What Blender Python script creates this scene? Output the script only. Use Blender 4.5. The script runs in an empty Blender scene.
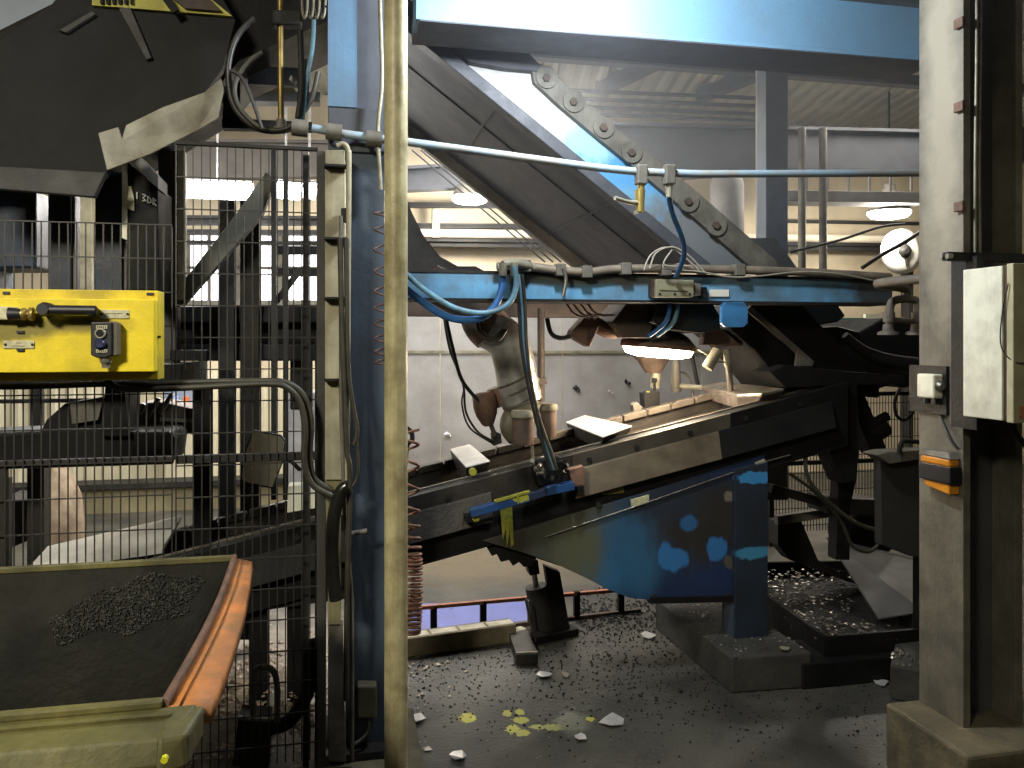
import bpy, bmesh, math, random
from math import radians, sin, cos, tan, pi, sqrt
from mathutils import Vector, Matrix, noise
random.seed(7)
SC = bpy.context.scene
COL = SC.collection

# ---------------------------------------------------------------- camera, world, lights, exposure
cam_d = bpy.data.cameras.new('camera')
cam_d.sensor_fit = 'HORIZONTAL'; cam_d.sensor_width = 36.0
cam_d.lens = 36.0*815/1024
cam_d.shift_y = -44/1024
cam_d.clip_start = .05
cam = bpy.data.objects.new('camera', cam_d); COL.objects.link(cam)
cam.location = (0, 0, 1.65); cam.rotation_euler = (radians(90), 0, 0)
SC.camera = cam
SC.view_settings.view_transform = 'Standard'; SC.view_settings.look = 'None'
SC.view_settings.gamma = 1; SC.view_settings.use_curve_mapping = False
SC.view_settings.exposure = 0.35
SC.cycles.use_denoising = True
SC.cycles.max_bounces = 6
SC.cycles.sample_clamp_indirect = 4
SC.cycles.volume_bounces = 0
SC.cycles.caustics_reflective = False; SC.cycles.caustics_refractive = False
wd = bpy.data.worlds.new('hall_air'); SC.world = wd; wd.use_nodes = True
wd.node_tree.nodes['Background'].inputs[0].default_value = (.80, .86, 1, 1)
wd.node_tree.nodes['Background'].inputs[1].default_value = .045

# ---------------------------------------------------------------- frames: machine line runs 12 degrees off the picture plane
ANG = radians(12); CA, SA = cos(ANG), sin(ANG)
U = Vector((CA, SA, 0)); V = Vector((-SA, CA, 0)); Z = Vector((0, 0, 1))
def W(s, w, z): return Vector((s*CA - w*SA, 3.85 + s*SA + w*CA, z))       # machine coordinates
def C(s, w, dz): return W(s, w, 1.034 + .2226*s + dz)                     # along the sloping conveyor
def D(px, py, d): return Vector(((px-512)/815*d, d, 1.65 - (py-340)/815*d))  # pixel at distance d
def Q(px, py, w):                                                         # pixel on the upright plane w
    k = (px-512)/815; y = (w + 3.85*CA)/(CA - k*SA)
    return Vector((k*y, y, 1.65 - (py-340)/815*y))
def G(px, py, z=0): return D(px, py, 815*(1.65-z)/(py-340))               # pixel on a level plane

def lamp(kind, loc, power, color, size=.1, rot=None, **kw):
    d = bpy.data.lights.new('light', kind); d.energy = power; d.color = color
    if kind == 'AREA': d.size = size
    else: d.shadow_soft_size = size
    for k, v in kw.items(): setattr(d, k, v)
    o = bpy.data.objects.new('light', d); COL.objects.link(o); o.location = loc
    if rot: o.rotation_euler = rot
    return o
def aim(o, t): o.rotation_euler = (Vector(t)-o.location).to_track_quat('-Z', 'Y').to_euler()
# hall lamps: one high over the front of the machine, others over the aisle behind the camera
L_KEY = lamp('POINT', (.28, 2.92, 2.97), 105, (.86, .93, 1), .09)
L_WARM = lamp('AREA', (-2.2, -1.6, 4.2), 60, (1, .94, .76), .9, spread=radians(75)); aim(L_WARM, (-1.75, 2.6, 1.2))
L_HALL = lamp('AREA', (2.5, -2.0, 4.2), 9, (1, .94, .8), 1.2); aim(L_HALL, (.6, 4, .5))
# lamps of the hall behind the machine, then three added fill lamps
L_B1 = lamp('AREA', (0, 7.4, 3.9), 105, (1, .93, .82), 1.6)
L_B2 = lamp('AREA', (3.6, 8.0, 3.9), 70, (1, .93, .82), 1.6)
L_B3 = lamp('AREA', (-3.4, 6.6, 3.9), 42, (1, .96, .9), 1.6)
L_SHEETFILL = lamp('AREA', W(-2.3, 1.5, 2.55), 60, (1, .97, .92), .5)  # added fill lamp to brighten the white sheet
L_SHEETSPOT = lamp('SPOT', W(-1.9, 2.5, 4.1), 420, (1, .98, .95), .15, spot_size=radians(26), spot_blend=.4); aim(L_SHEETSPOT, W(-2.0, .45, .75))  # added spot aimed at the white sheet to brighten it
L_SCREENFILL = lamp('AREA', W(.1, 2.1, 3.6), 80, (1, .98, .96), .8); aim(L_SCREENFILL, W(.1, 3.3, 1.2))  # added fill lamp to brighten the grey screen

# ---------------------------------------------------------------- materials
MATS = {}
def mat(name, base, rough=.6, metal=0, second=None, amount=.5, scale=6, streak=0, bump=.15, bscale=60, blots=(), emis=None, estr=0, spec=.5, bstr=1, thr=None):
    if name in MATS: return MATS[name]
    m = bpy.data.materials.new(name); m.use_nodes = True; nt = m.node_tree; N = nt.nodes; L = nt.links
    b = N['Principled BSDF']
    b.inputs['Roughness'].default_value = rough; b.inputs['Metallic'].default_value = metal
    b.inputs['Specular IOR Level'].default_value = spec
    geo = N.new('ShaderNodeNewGeometry')
    col = None
    rgb = N.new('ShaderNodeRGB'); rgb.outputs[0].default_value = (*base, 1); col = rgb.outputs[0]
    def noise_(sc, stretch=None, detail=5, rgh=.6):
        n = N.new('ShaderNodeTexNoise'); n.inputs['Scale'].default_value = sc; n.inputs['Detail'].default_value = detail; n.inputs['Roughness'].default_value = rgh
        if stretch:
            mp = N.new('ShaderNodeMapping'); mp.inputs['Scale'].default_value = stretch
            L.new(geo.outputs['Position'], mp.inputs['Vector']); L.new(mp.outputs[0], n.inputs['Vector'])
        else: L.new(geo.outputs['Position'], n.inputs['Vector'])
        return n
    def mix(fac, c2):
        nonlocal col
        mx = N.new('ShaderNodeMix'); mx.data_type = 'RGBA'
        L.new(fac, mx.inputs['Factor']); L.new(col, mx.inputs[6]); mx.inputs[7].default_value = (*c2, 1); col = mx.outputs[2]
    if second:
        n = noise_(scale); r = N.new('ShaderNodeMapRange')
        lo = .62 - .3*amount; w_ = thr or .16
        r.inputs['From Min'].default_value = lo-w_; r.inputs['From Max'].default_value = lo+w_
        r.inputs['To Max'].default_value = min(1, .35+amount)
        L.new(n.outputs[0], r.inputs['Value']); mix(r.outputs[0], second)
        if streak:
            n2 = noise_(scale*1.5, (7, 7, .35)); r2 = N.new('ShaderNodeMapRange')
            r2.inputs['From Min'].default_value = .45; r2.inputs['From Max'].default_value = .75; r2.inputs['To Max'].default_value = streak
            L.new(n2.outputs[0], r2.inputs['Value']); mix(r2.outputs[0], second)
    for (p, rad, c2, soft, nsc) in blots:       # patches of wear, stain and painted lamp light with an outline of their own
        mp = N.new('ShaderNodeVectorMath'); mp.operation = 'SUBTRACT'; L.new(geo.outputs['Position'], mp.inputs[0]); mp.inputs[1].default_value = p
        dv = N.new('ShaderNodeVectorMath'); dv.operation = 'DIVIDE'; L.new(mp.outputs[0], dv.inputs[0]); dv.inputs[1].default_value = rad
        ln = N.new('ShaderNodeVectorMath'); ln.operation = 'LENGTH'; L.new(dv.outputs[0], ln.inputs[0])
        nn = noise_(1 if bstr != 1 else nsc, (nsc, nsc, nsc*bstr) if bstr != 1 else None, detail=4); ad = N.new('ShaderNodeMath'); ad.operation = 'MULTIPLY_ADD'; L.new(nn.outputs[0], ad.inputs[0]); ad.inputs[1].default_value = 1.6; L.new(ln.outputs['Value'], ad.inputs[2])
        r = N.new('ShaderNodeMapRange'); r.inputs['From Min'].default_value = 1.8-soft; r.inputs['From Max'].default_value = 1.8+soft
        r.inputs['To Min'].default_value = 1; r.inputs['To Max'].default_value = 0
        L.new(ad.outputs[0], r.inputs['Value']); mix(r.outputs[0], c2)
    L.new(col, b.inputs['Base Color'])
    if bump:
        n = noise_(bscale); bp = N.new('ShaderNodeBump'); bp.inputs['Strength'].default_value = bump; bp.inputs['Distance'].default_value = .01
        L.new(n.outputs[0], bp.inputs['Height']); L.new(bp.outputs[0], b.inputs['Normal'])
        nr = noise_(bscale*.15); r = N.new('ShaderNodeMapRange'); r.inputs['To Min'].default_value = max(.04, rough-.18); r.inputs['To Max'].default_value = min(1, rough+.18)
        L.new(nr.outputs[0], r.inputs['Value']); L.new(r.outputs[0], b.inputs['Roughness'])
    if emis:
        b.inputs['Emission Color'].default_value = (*emis, 1); b.inputs['Emission Strength'].default_value = estr
    MATS[name] = m; return m

def lin(r, g, b):      # 0-255 picture colour to linear
    f = lambda v: (v/255/12.92 if v <= 10 else ((v/255+.055)/1.055)**2.4)
    return (f(r), f(g), f(b))
dust = lin(120, 112, 98)
M_soot = mat('sooty_steel', lin(28, 28, 28), .6, .1, lin(52, 49, 45), .35, 5, .2, .3, spec=.3)
M_black = mat('black_steel', lin(15, 15, 16), .6, 0, lin(30, 29, 27), .3, 7, 0, .2, spec=.22)
M_rubber = mat('black_rubber_sheet', lin(19, 20, 21), .6, 0, lin(30, 30, 28), .4, 1.6, 0, .5, 5, spec=.2)
M_grey = mat('worn_grey_paint', lin(118, 114, 104), .6, .1, lin(70, 66, 58), .45, 7, .3)
M_pale = mat('pale_galvanised', lin(165, 160, 140), .5, .3, lin(95, 90, 74), .4, 9, .25)
M_cream = mat('cream_painted_post', lin(172, 165, 138), .6, 0, lin(112, 106, 86), .45, 6, .35)
M_steel = mat('bare_steel', lin(165, 160, 150), .38, .8, lin(90, 80, 70), .4, 9, 0)
M_bright = mat('bright_aluminium', lin(232, 229, 226), .35, .5, lin(190, 188, 185), .3, 14, 0, 0)
M_blue = mat('blue_machine_paint', lin(48, 118, 178), .5, 0, lin(62, 76, 86), .42, 4.5, .35)
M_beam = mat('blue_beam_paint', lin(98, 160, 202), .5, 0, lin(84, 98, 102), .45, 5, .25, .15, 60, blots=[(Q(885, 285, -.1), (.22, .22, .2), lin(60, 64, 66), .4, 8), (Q(600, 278, -.1), (.6, .3, .035), lin(88, 90, 86), .4, 8)])
M_navy = mat('dirty_navy_paint', lin(34, 54, 86), .5, 0, lin(38, 38, 38), .5, 4, .3)
M_column = mat('dirty_blue_column', lin(66, 80, 96), .55, 0, lin(48, 52, 56), .5, 3.5, .3)
M_pipe = mat('yellowed_pipe_paint', lin(202, 192, 150), .42, 0, lin(116, 104, 70), .42, 9, .4, .2, 40)
M_airpipe = mat('pale_blue_pipe', lin(140, 172, 196), .45, 0, lin(150, 146, 136), .55, 9)
M_yellow = mat('yellow_box_paint', lin(236, 208, 30), .5, 0, lin(120, 112, 26), .3, 7, .12)
M_plastic = mat('black_plastic', lin(30, 30, 34), .45, 0, None, bump=.05)
M_label = mat('engraved_label', lin(205, 200, 165), .5, 0, lin(150, 144, 110), .4, 40, 0, .05)
M_ink = mat('ink', lin(52, 50, 40), .6, bump=0)
M_white = mat('white_marking', lin(200, 200, 190), .6, bump=0)
M_cabinet = mat('cream_cabinet', lin(244, 240, 216), .5, 0, lin(150, 140, 112), .18, 10, .1, .05)
M_orange = mat('orange_rim_paint', lin(222, 138, 68), .6, 0, lin(146, 104, 66), .5, 8, 0, .35, 50)
M_olive = mat('olive_bin_paint', lin(122, 116, 68), .6, 0, lin(66, 62, 38), .5, 6, .3, .3, 40)
M_binin = mat('sooty_bin_lining', lin(32, 31, 21), .7, 0, lin(16, 16, 13), .5, 3, 0, .5, 40, spec=.2)
M_crust = mat('crusted_slag', lin(66, 64, 57), .65, .1, lin(36, 35, 32), .5, 30, 0, .6, 80)
M_cable = mat('grey_cable_sheath', lin(62, 58, 46), .5, 0, lin(34, 32, 27), .4, 15, 0, .1)
M_dkcable = mat('dark_cable_sheath', lin(34, 34, 34), .45, 0, lin(60, 58, 52), .2, 15, 0, .1)
M_bluehose = mat('blue_hose', lin(60, 120, 190), .4, 0, lin(60, 90, 120), .3, 20, 0, .05)
M_teal = mat('faded_blue_hose', lin(110, 160, 185), .45, 0, lin(90, 105, 110), .4, 20, 0, .05)
M_coil = mat('rusty_brown_hose', lin(150, 104, 82), .6, 0, lin(100, 76, 64), .5, 12, 0, .1)
M_rust = mat('heat_rusted_steel', lin(132, 98, 78), .7, .1, lin(86, 68, 58), .5, 12, 0, .35)
M_brown = mat('scorched_steel', lin(92, 76, 64), .65, .2, lin(58, 50, 44), .5, 7, 0, .3)
M_capgreen = mat('dusty_lid', lin(120, 118, 98), .6, .2, lin(90, 80, 66), .4, 12)
M_sleeve = mat('silver_heat_sleeve', lin(186, 184, 178), .36, .6, lin(120, 112, 96), .4, 10, 0, .1, 20)
M_tray = mat('sooty_conveyor_trough', lin(40, 38, 35), .5, .3, lin(70, 64, 57), .4, 6, 0, .3)
M_wood = mat('old_timber', lin(140, 128, 100), .8, 0, lin(86, 78, 60), .5, 7, 0, .5, 40)
M_mesh = mat('dark_wire', lin(48, 46, 42), .5, .3, bump=0)
M_glow = mat('warm_lamp_glass', (1, 1, 1), .4, bump=0, emis=(1, .80, .56), estr=30)
M_bay = mat('bay_lamp_glass', (1, 1, 1), .4, bump=0, emis=(1, .95, .86), estr=14)
M_tube = mat('fluorescent_tube', (1, 1, 1), .4, bump=0, emis=(.95, .97, 1), estr=14)
M_win = mat('lit_window', (.8, .8, .8), .3, bump=0, emis=(.95, .97, 1), estr=2.2)

# ---------------------------------------------------------------- mesh helpers
class MB:
    def __init__(s): s.v = []; s.f = []; s.sm = []
    def add(s, vs, fs, smooth=False):
        o = len(s.v); s.v += [Vector(v) for v in vs]; s.f += [tuple(i+o for i in f) for f in fs]; s.sm += [smooth]*len(fs); return s
    def hexa(s, p):        # 8 corners: bottom 4, top 4
        return s.add(p, [(3,2,1,0), (4,5,6,7), (0,1,5,4), (1,2,6,5), (2,3,7,6), (3,0,4,7)])
    def box(s, s0, s1, w0, w1, z0, z1, fn=W):
        return s.hexa([fn(s0,w0,z0), fn(s1,w0,z0), fn(s1,w1,z0), fn(s0,w1,z0), fn(s0,w0,z1), fn(s1,w0,z1), fn(s1,w1,z1), fn(s0,w1,z1)])
    def prism(s, pts, vec):
        n = len(pts); pts = [Vector(p) for p in pts]; vec = Vector(vec)
        return s.add(pts + [p+vec for p in pts], [tuple(range(n)), tuple(range(2*n-1, n-1, -1))] + [(i, (i+1) % n, (i+1) % n+n, i+n) for i in range(n)][::1])
    def qp(s, px, w, t):   # outline standing in the plane w, thickness t away from the front
        return s.prism([Q(x, y, w) for x, y in px], V*t)
    def bar(s, a, b, w, h, up=Z):
        a, b = Vector(a), Vector(b); d = (b-a).normalized(); x = d.cross(up)
        if x.length < 1e-4: x = d.cross(V)
        x.normalize(); y = x.cross(d).normalized(); x *= w/2; y *= h/2
        return s.hexa([a-x-y, a+x-y, b+x-y, b-x-y, a-x+y, a+x+y, b+x+y, b-x+y])
    def tube(s, pts, r, n=8, smooth=True, sub=6):
        pts = [Vector(p) for p in pts]
        if smooth and len(pts) > 2: pts = spline(pts, sub)
        rings = []; t0 = (pts[1]-pts[0]).normalized(); nx = t0.cross(Z)
        if nx.length < 1e-3: nx = t0.cross(V)
        nx.normalize()
        for i, p in enumerate(pts):
            t = (pts[min(i+1, len(pts)-1)]-pts[max(i-1, 0)]).normalized()
            nx = (nx - t*nx.dot(t)).normalized(); ny = t.cross(nx)
            rr = r[0]+(r[1]-r[0])*i/(len(pts)-1) if isinstance(r, (tuple, list)) else r
            rings.append([p + nx*cos(2*pi*k/n)*rr + ny*sin(2*pi*k/n)*rr for k in range(n)])
        vs = [q for g in rings for q in g]; m = len(rings)
        fs = [(i*n+k, i*n+(k+1) % n, (i+1)*n+(k+1) % n, (i+1)*n+k) for i in range(m-1) for k in range(n)]
        s.add(vs, fs, True); s.add(rings[0], [tuple(range(n-1, -1, -1))]); s.add(rings[-1], [tuple(range(n))]); return s
    def cyl(s, a, b, r, r2=None, n=20):
        return s.tube([a, b], (r, r if r2 is None else r2), n, False)
    def lathe(s, base, axis, prof, n=24):
        base = Vector(base); ax = Vector(axis).normalized(); x = ax.cross(Z)
        if x.length < 1e-3: x = Vector((1, 0, 0))
        x.normalize(); y = ax.cross(x); vs = []
        for (r, h) in prof: vs += [base+ax*h+x*cos(2*pi*k/n)*r+y*sin(2*pi*k/n)*r for k in range(n)]
        m = len(prof)
        s.add(vs, [(i*n+k, i*n+(k+1) % n, (i+1)*n+(k+1) % n, (i+1)*n+k) for i in range(m-1) for k in range(n)], True)
        s.add(vs[:n], [tuple(range(n-1, -1, -1))]); s.add(vs[-n:], [tuple(range(n))]); return s
    def chunk(s, c, r, sq=(1, 1, 1)):     # one small broken lump
        c = Vector(c); ph = random.random()*9
        vs = []
        for d in ((1,0,0), (0,1,0), (-1,0,0), (0,-1,0), (0,0,1), (0,0,-1)):
            k = r*random.uniform(.6, 1.2); v = Vector((d[0]*sq[0], d[1]*sq[1], d[2]*sq[2]))*k; v.rotate(Matrix.Rotation(ph, 3, 'Z')); vs.append(c+v)
        return s.add(vs, [(0,1,4), (1,2,4), (2,3,4), (3,0,4), (1,0,5), (2,1,5), (3,2,5), (0,3,5)])
def spline(p, sub):
    out = []; n = len(p)
    for i in range(n-1):
        a, b, c, d = p[max(i-1, 0)], p[i], p[i+1], p[min(i+2, n-1)]
        for j in range(sub):
            t = j/sub; out.append(.5*((2*b)+(c-a)*t+(2*a-5*b+4*c-d)*t*t+(3*b-3*c+d-a)*t**3))
    return out+[p[-1]]
OFF = {}
def build(name, mb, m, parent=None, bev=0, label=None, kind=None):
    off = OFF[parent.name] if parent else None
    if off is None:
        xs = [v.x for v in mb.v]; ys = [v.y for v in mb.v]; off = Vector(((min(xs)+max(xs))/2, (min(ys)+max(ys))/2, min(v.z for v in mb.v)))
    me = bpy.data.meshes.new(name); me.from_pydata([v-off for v in mb.v], [], mb.f); me.update()
    bm = bmesh.new(); bm.from_mesh(me); bmesh.ops.recalc_face_normals(bm, faces=bm.faces); bm.to_mesh(me); bm.free()
    for p, sm in zip(me.polygons, mb.sm): p.use_smooth = sm
    me.materials.append(m)
    o = bpy.data.objects.new(name, me); COL.objects.link(o)
    if parent: o.parent = parent
    else: o.location = off
    OFF[o.name] = off
    if bev:
        md = o.modifiers.new('edge', 'BEVEL'); md.width = bev; md.segments = 2; md.limit_method = 'ANGLE'; md.angle_limit = radians(35)
    if label: o['label'] = label
    if kind: o['kind'] = kind
    return o
def thing(name, label, cat, loc, group=None):
    o = bpy.data.objects.new(name, None); COL.objects.link(o); o.location = loc; o.empty_display_size = .1
    o['label'] = label; o['category'] = cat; OFF[o.name] = Vector(loc)
    if group: o['group'] = group
    return o
def solo(name, mb, m, label, cat, group=None, bev=0, kind=None):
    o = build(name, mb, m, None, bev, kind=kind); o['label'] = label; o['category'] = cat
    if group: o['group'] = group
    return o
def struct(name, mb, m, bev=0):
    o = build(name, mb, m, None, bev); o['kind'] = 'structure'; return o

# ================================================================= SETTING
gl = [(G(x, y), r, c, sf, ns) for x, y, r, c, sf, ns in [
    (468, 718, (.035, .05, .1), lin(190, 186, 80), .12, 40),
    (507, 713, (.022, .03, .1), lin(176, 172, 78), .1, 60), (520, 712, (.02, .03, .1), lin(176, 172, 78), .1, 60), (521, 720, (.035, .03, .1), lin(176, 172, 78), .1, 60), (513, 729, (.03, .04, .1), lin(186, 182, 78), .1, 60),
    (523, 733, (.03, .03, .1), lin(170, 166, 78), .1, 60), (538, 727, (.035, .022, .1), lin(160, 158, 84), .12, 60), (554, 727, (.05, .03, .1), lin(150, 148, 88), .14, 60), (572, 722, (.07, .10, .1), lin(112, 112, 98), .3, 22),
    (590, 719, (.02, .02, .1), lin(176, 172, 78), .1, 60), (262, 680, (.5, .7, .1), lin(150, 138, 124), .5, 9),
    (470, 560, (1.4, .55, .5), lin(96, 86, 68), .5, 2)]]
M_floor = mat('sooty_wet_concrete', lin(84, 82, 74), .45, 0, lin(44, 43, 40), .5, 2.2, 0, .5, 45, blots=gl)
struct('floor', MB().add([(-9, -4, 0), (9, -4, 0), (9, 13, 0), (-9, 13, 0)], [(0, 1, 2, 3)]), M_floor)
M_roof = mat('roof_sheet', lin(176, 176, 166), .6, .1, lin(140, 140, 132), .4, 1.2, 0, 0)
# corrugated roof: ribs run away from the camera
def corrug(p0, du, n, pitch, amp, dv, nrm):
    vs = []; fs = []
    p0, du, dv, nrm = Vector(p0), Vector(du).normalized(), Vector(dv), Vector(nrm)
    for i in range(n+1):
        off = nrm*(amp if (i//2) % 2 == 0 else -amp)
        q = p0+du*(pitch*(i/2.0) + (pitch*.18 if i % 2 else 0))+off
        vs += [q, q+dv]
    fs = [(2*i, 2*i+2, 2*i+3, 2*i+1) for i in range(n)]
    return MB().add(vs, fs)
struct('ceiling', corrug((-7, -4, 4.35), (1, 0, 0), 340, .085, .018, (-.9*0, 16.5, 0), (0, 0, 1)), M_roof)
M_wallc = mat('cream_hall_wall', lin(214, 200, 172), .8, 0, lin(170, 156, 132), .4, 1.4, .2, .1)
wb = MB().box(-8, 9, 5.45, 5.55, 0, 4.35)
struct('wall_back', wb, M_wallc)
M_corr = mat('corrugated_cladding', lin(206, 198, 172), .7, 0, lin(160, 150, 122), .4, 2, .2, 0)
struct('wall_left', MB().box(-8.1, -8, -6, 5.5, 0, 4.35), M_wallc)
struct('wall_right', MB().box(8.2, 8.3, -8, 5.5, 0, 4.35), M_wallc)
struct('wall_front', MB().add([(-9, -4, 0), (9, -4, 0), (9, -4, 4.4), (-9, -4, 4.4)], [(0, 1, 2, 3)]), mat('dim_wall', lin(90, 88, 80), .8, 0, bump=0))
# corrugated cladding sheet along the left of the back wall
cl = corrug(W(-7.0, 5.34, .02), U, 150, .085, .014, (0, 0, 1.30), V)
solo('cladding_sheet', cl, M_corr, 'pale vertically ribbed cladding sheet standing low along the wall beyond the mesh fence', 'cladding')
# windows high on the back wall, left side
for i, (x0, y0, x1, y1) in enumerate([(185, 236, 232, 300), (236, 236, 282, 300), (284, 236, 330, 300), (68, 262, 120, 300)]):
    a, b = Q(x0, y1, 5.40), Q(x1, y0, 5.40)
    fr = MB()
    s0 = (a-W(0, 0, 0)).dot(U); s1 = (b-W(0, 0, 0)).dot(U)
    fr.box(s0, s1, 5.40, 5.448, a.z-.05, a.z); fr.box(s0, s1, 5.40, 5.448, b.z, b.z+.05); fr.box(s0, s0+.05, 5.40, 5.448, a.z, b.z); fr.box(s1-.05, s1, 5.40, 5.448, a.z, b.z)
    fr.box((s0+s1)/2-.015, (s0+s1)/2+.015, 5.40, 5.448, a.z, b.z); fr.box(s0, s1, 5.40, 5.448, (a.z+b.z)/2-.015, (a.z+b.z)/2+.015)
    f = struct('window_%d' % (i+1), fr, M_grey)
    g = build('pane', MB().box(s0+.05, s1-.05, 5.425, 5.44, a.z, b.z), M_win, f)

# grey sheet-metal screen behind the robot
M_screen = mat('grey_metal_screen', lin(178, 176, 174), .5, .12, lin(146, 143, 138), .4, 3, 0, .35, 12)
def scr():
    r = thing('metal_screen', 'tall dented grey sheet metal screen standing behind the robot', 'screen', W(.6, 3.3, 0))
    xs = [(366, 440), (441, 562), (563, 700), (701, 760)]
    for (x0, x1) in xs:
        for (y0, y1) in ((306, 351), (353, 519)):
            build('panel', MB().qp([(x0, y0), (x1, y0), (x1, y1), (x0, y1)], 3.3, .03), M_screen, r, .004)
    m = MB().qp([(366, 350.5), (760, 350.5), (760, 353.5), (366, 353.5)], 3.285, .015)
    build('seam_strip', m, M_pale, r)
    for (x, y) in ((437, 470), (560, 470), (700, 470)):
        build('foot', MB().bar(Q(x, y, 3.37), Q(x, y, 3.37)*1+Vector((0, 0, -Q(x, y, 3.37).z+.0)), .05, .05), M_grey, r)
    for (x, y, k) in ((576, 388, 6), (626, 381, 5), (609, 391, 3), (642, 400, 2), (447, 434, 4)):
        b = MB(); p = Q(x, y, 3.285); b.chunk(p, .006*k, (1.4, .5, 1)); b.chunk(p+U*.03-Z*.02, .004*k, (1, .5, 1.2))
        build('spatter', b, M_bright if k < 5 else M_soot, r)
scr()

# ================================================================= FAR HALL, right and middle
def far_pipe(name, pts, w, r, m, label, cat='pipe', brackets=()):
    o = thing(name, label, cat, Q(*pts[0], w))
    build('tube', MB().tube([Q(x, y, w) for x, y in pts], r, 10, False), m, o)
    for (x, y) in brackets:
        build('bracket', MB().qp([(x-4, y-8), (x+4, y-8), (x+4, y+22), (x-4, y+22)], w-.03, .06), M_pale, o, .01)
    return o
def far_beam(pts, w, t, m, label, name='steel_girder', cat='girder'):
    y0, y1 = pts[0][1], pts[-1][1]
    o = thing(name, label, cat, Q(*pts[-1], w))
    (x0, a), (x1, b), (x2, c_), (x3, d_) = pts
    build('web', MB().qp(pts, w+t*.4, t*.2), m, o)
    build('top_flange', MB().qp([(x0, a), (x1, b), (x1, b+3), (x0, a+3)], w, t), m, o)
    build('bottom_flange', MB().qp([(x3, d_-3), (x2, c_-3), (x2, c_), (x3, d_)], w, t), m, o)
    return o
M_far = mat('dusty_blue_grey_steel', lin(82, 86, 94), .7, .1, lin(62, 62, 66), .4, 4, 0, .1)  # far hall haze mixed into the blue-grey steel colour
M_farlt = mat('dusty_pale_steel', lin(150, 150, 150), .7, .1, lin(112, 110, 108), .4, 4, 0, .1)
far_beam([(400, 166), (1040, 126), (1040, 160), (400, 190)], 4.6, .2, M_far, 'deep dark roof girder spanning the far hall under the roof sheets')
far_beam([(540, 120), (960, 130), (960, 172), (540, 168)], 3.2, .2, M_far, 'deep dusty girder crossing behind the blue grey column')
far_beam([(400, 202), (600, 203), (600, 208), (400, 207)], 5.2, .08, M_soot, 'thin dark rail on the cream wall, upper of the two', 'wall_rail', 'rail')
far_beam([(400, 223), (640, 224), (640, 229), (400, 228)], 5.2, .08, M_soot, 'thin dark rail on the cream wall just above the white pipe', 'wall_rail', 'rail')
far_pipe('wall_pipe', [(330, 232), (930, 240)], 5.2, .05, mat('white_lagging', lin(225, 215, 195), .6, 0, lin(180, 170, 150), .3, 3), 'thick white lagged pipe running along the cream wall', brackets=((436, 216), (614, 219)))
far_beam([(400, 238), (960, 244), (960, 252), (400, 246)], 5.2, .12, M_soot, 'dark girder under the white pipe on the cream wall', 'wall_rail', 'rail')
far_pipe('wall_pipe', [(780, 221), (930, 224)], 5.2, .022, M_soot, 'thin dark pipe above the white pipe, beside the bay lamp')
for i, (x, y) in enumerate(((560, 90), (560, 98), (560, 106), (560, 113))):
    far_pipe('overhead_pipe', [(x, y), (775, y+9)], 3.9, .02, M_far, ['topmost', 'second', 'third', 'lowest'][i]+' of the four thin pipes bundled under the corrugated roof')
# vertical pair of conduits and short rail on the right
for x, lab in ((802, 'slim dark upright standpipe nearer the blue grey column'), (823, 'slim dark upright standpipe further from the blue grey column')):
    far_pipe('standpipe', [(x, 128), (x, 276)], 3.0, .035, M_grey, lab)
o = thing('walkway_rail', 'grey walkway edge with thin guard posts above the bay lamp', 'guard rail', Q(790, 205, 3.6))
build('deck_edge', MB().qp([(788, 190), (930, 192), (930, 203), (788, 201)], 3.6, .3), M_farlt, o, .005)
for x in range(806, 925, 21): build('post', MB().qp([(x, 170), (x+2, 170), (x+2, 191), (x, 191)], 3.62, .02), M_farlt, o)
build('top_rail', MB().qp([(788, 166), (930, 168), (930, 171), (788, 169)], 3.6, .03), M_far, o)
# blue-grey column and its lighter neighbour
o = thing('steel_column', 'dusty blue grey steel column standing behind the faded blue chute', 'column', W(1.55, 1.3, 0))
build('shaft', MB().qp([(766, 20), (788, 20), (788, 262), (766, 262)], 1.7, .15), mat('dusty_slate_paint', lin(92, 106, 122), .7, 0, lin(72, 76, 84), .5, 3, .3), o, .004)  # column blue paled by haze put into the colour
build('base_plate', MB().qp([(748, 238), (776, 238), (800, 272), (742, 272)], 1.66, .25), M_far, o)
build('flange', MB().qp([(757, 20), (767, 20), (767, 262), (757, 262)], 1.83, .02), M_farlt, o)
build('lower_shaft', MB().qp([(766, 262), (788, 262), (788, 500), (766, 500)], 1.7, .15), M_soot, o)
o = thing('pale_tank', 'tall pale rounded duct behind the dusty steel column', 'duct', Q(725, 250, 4.0))
build('shell', MB().lathe(Q(727, 262, 4.0), Z, [(.1, 0), (.17, .05), (.17, .8), (.13, .92), (.04, .98)]), M_farlt, o)
# roof purlins
for i, (x0, x1) in enumerate([(600, 650), (700, 770)]):
    a = Q(x0, 140, 4.4); b = Vector((a.x+1.8, a.y-3.6, 4.28)); a.z = 4.28
    solo('roof_purlin', MB().bar(a, b, .12, .14), M_far, ['sloping roof purlin left of the dusty column, nearer the chute', 'sloping roof purlin right beside the dusty column'][i], 'purlin')
solo('skylight_frame', MB().bar(W(-6, 3.4, 4.24), W(8, 3.4, 4.24), .12, .10), M_far, 'long roof rail running crosswise directly beneath the corrugated sheets', 'purlin')
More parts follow.
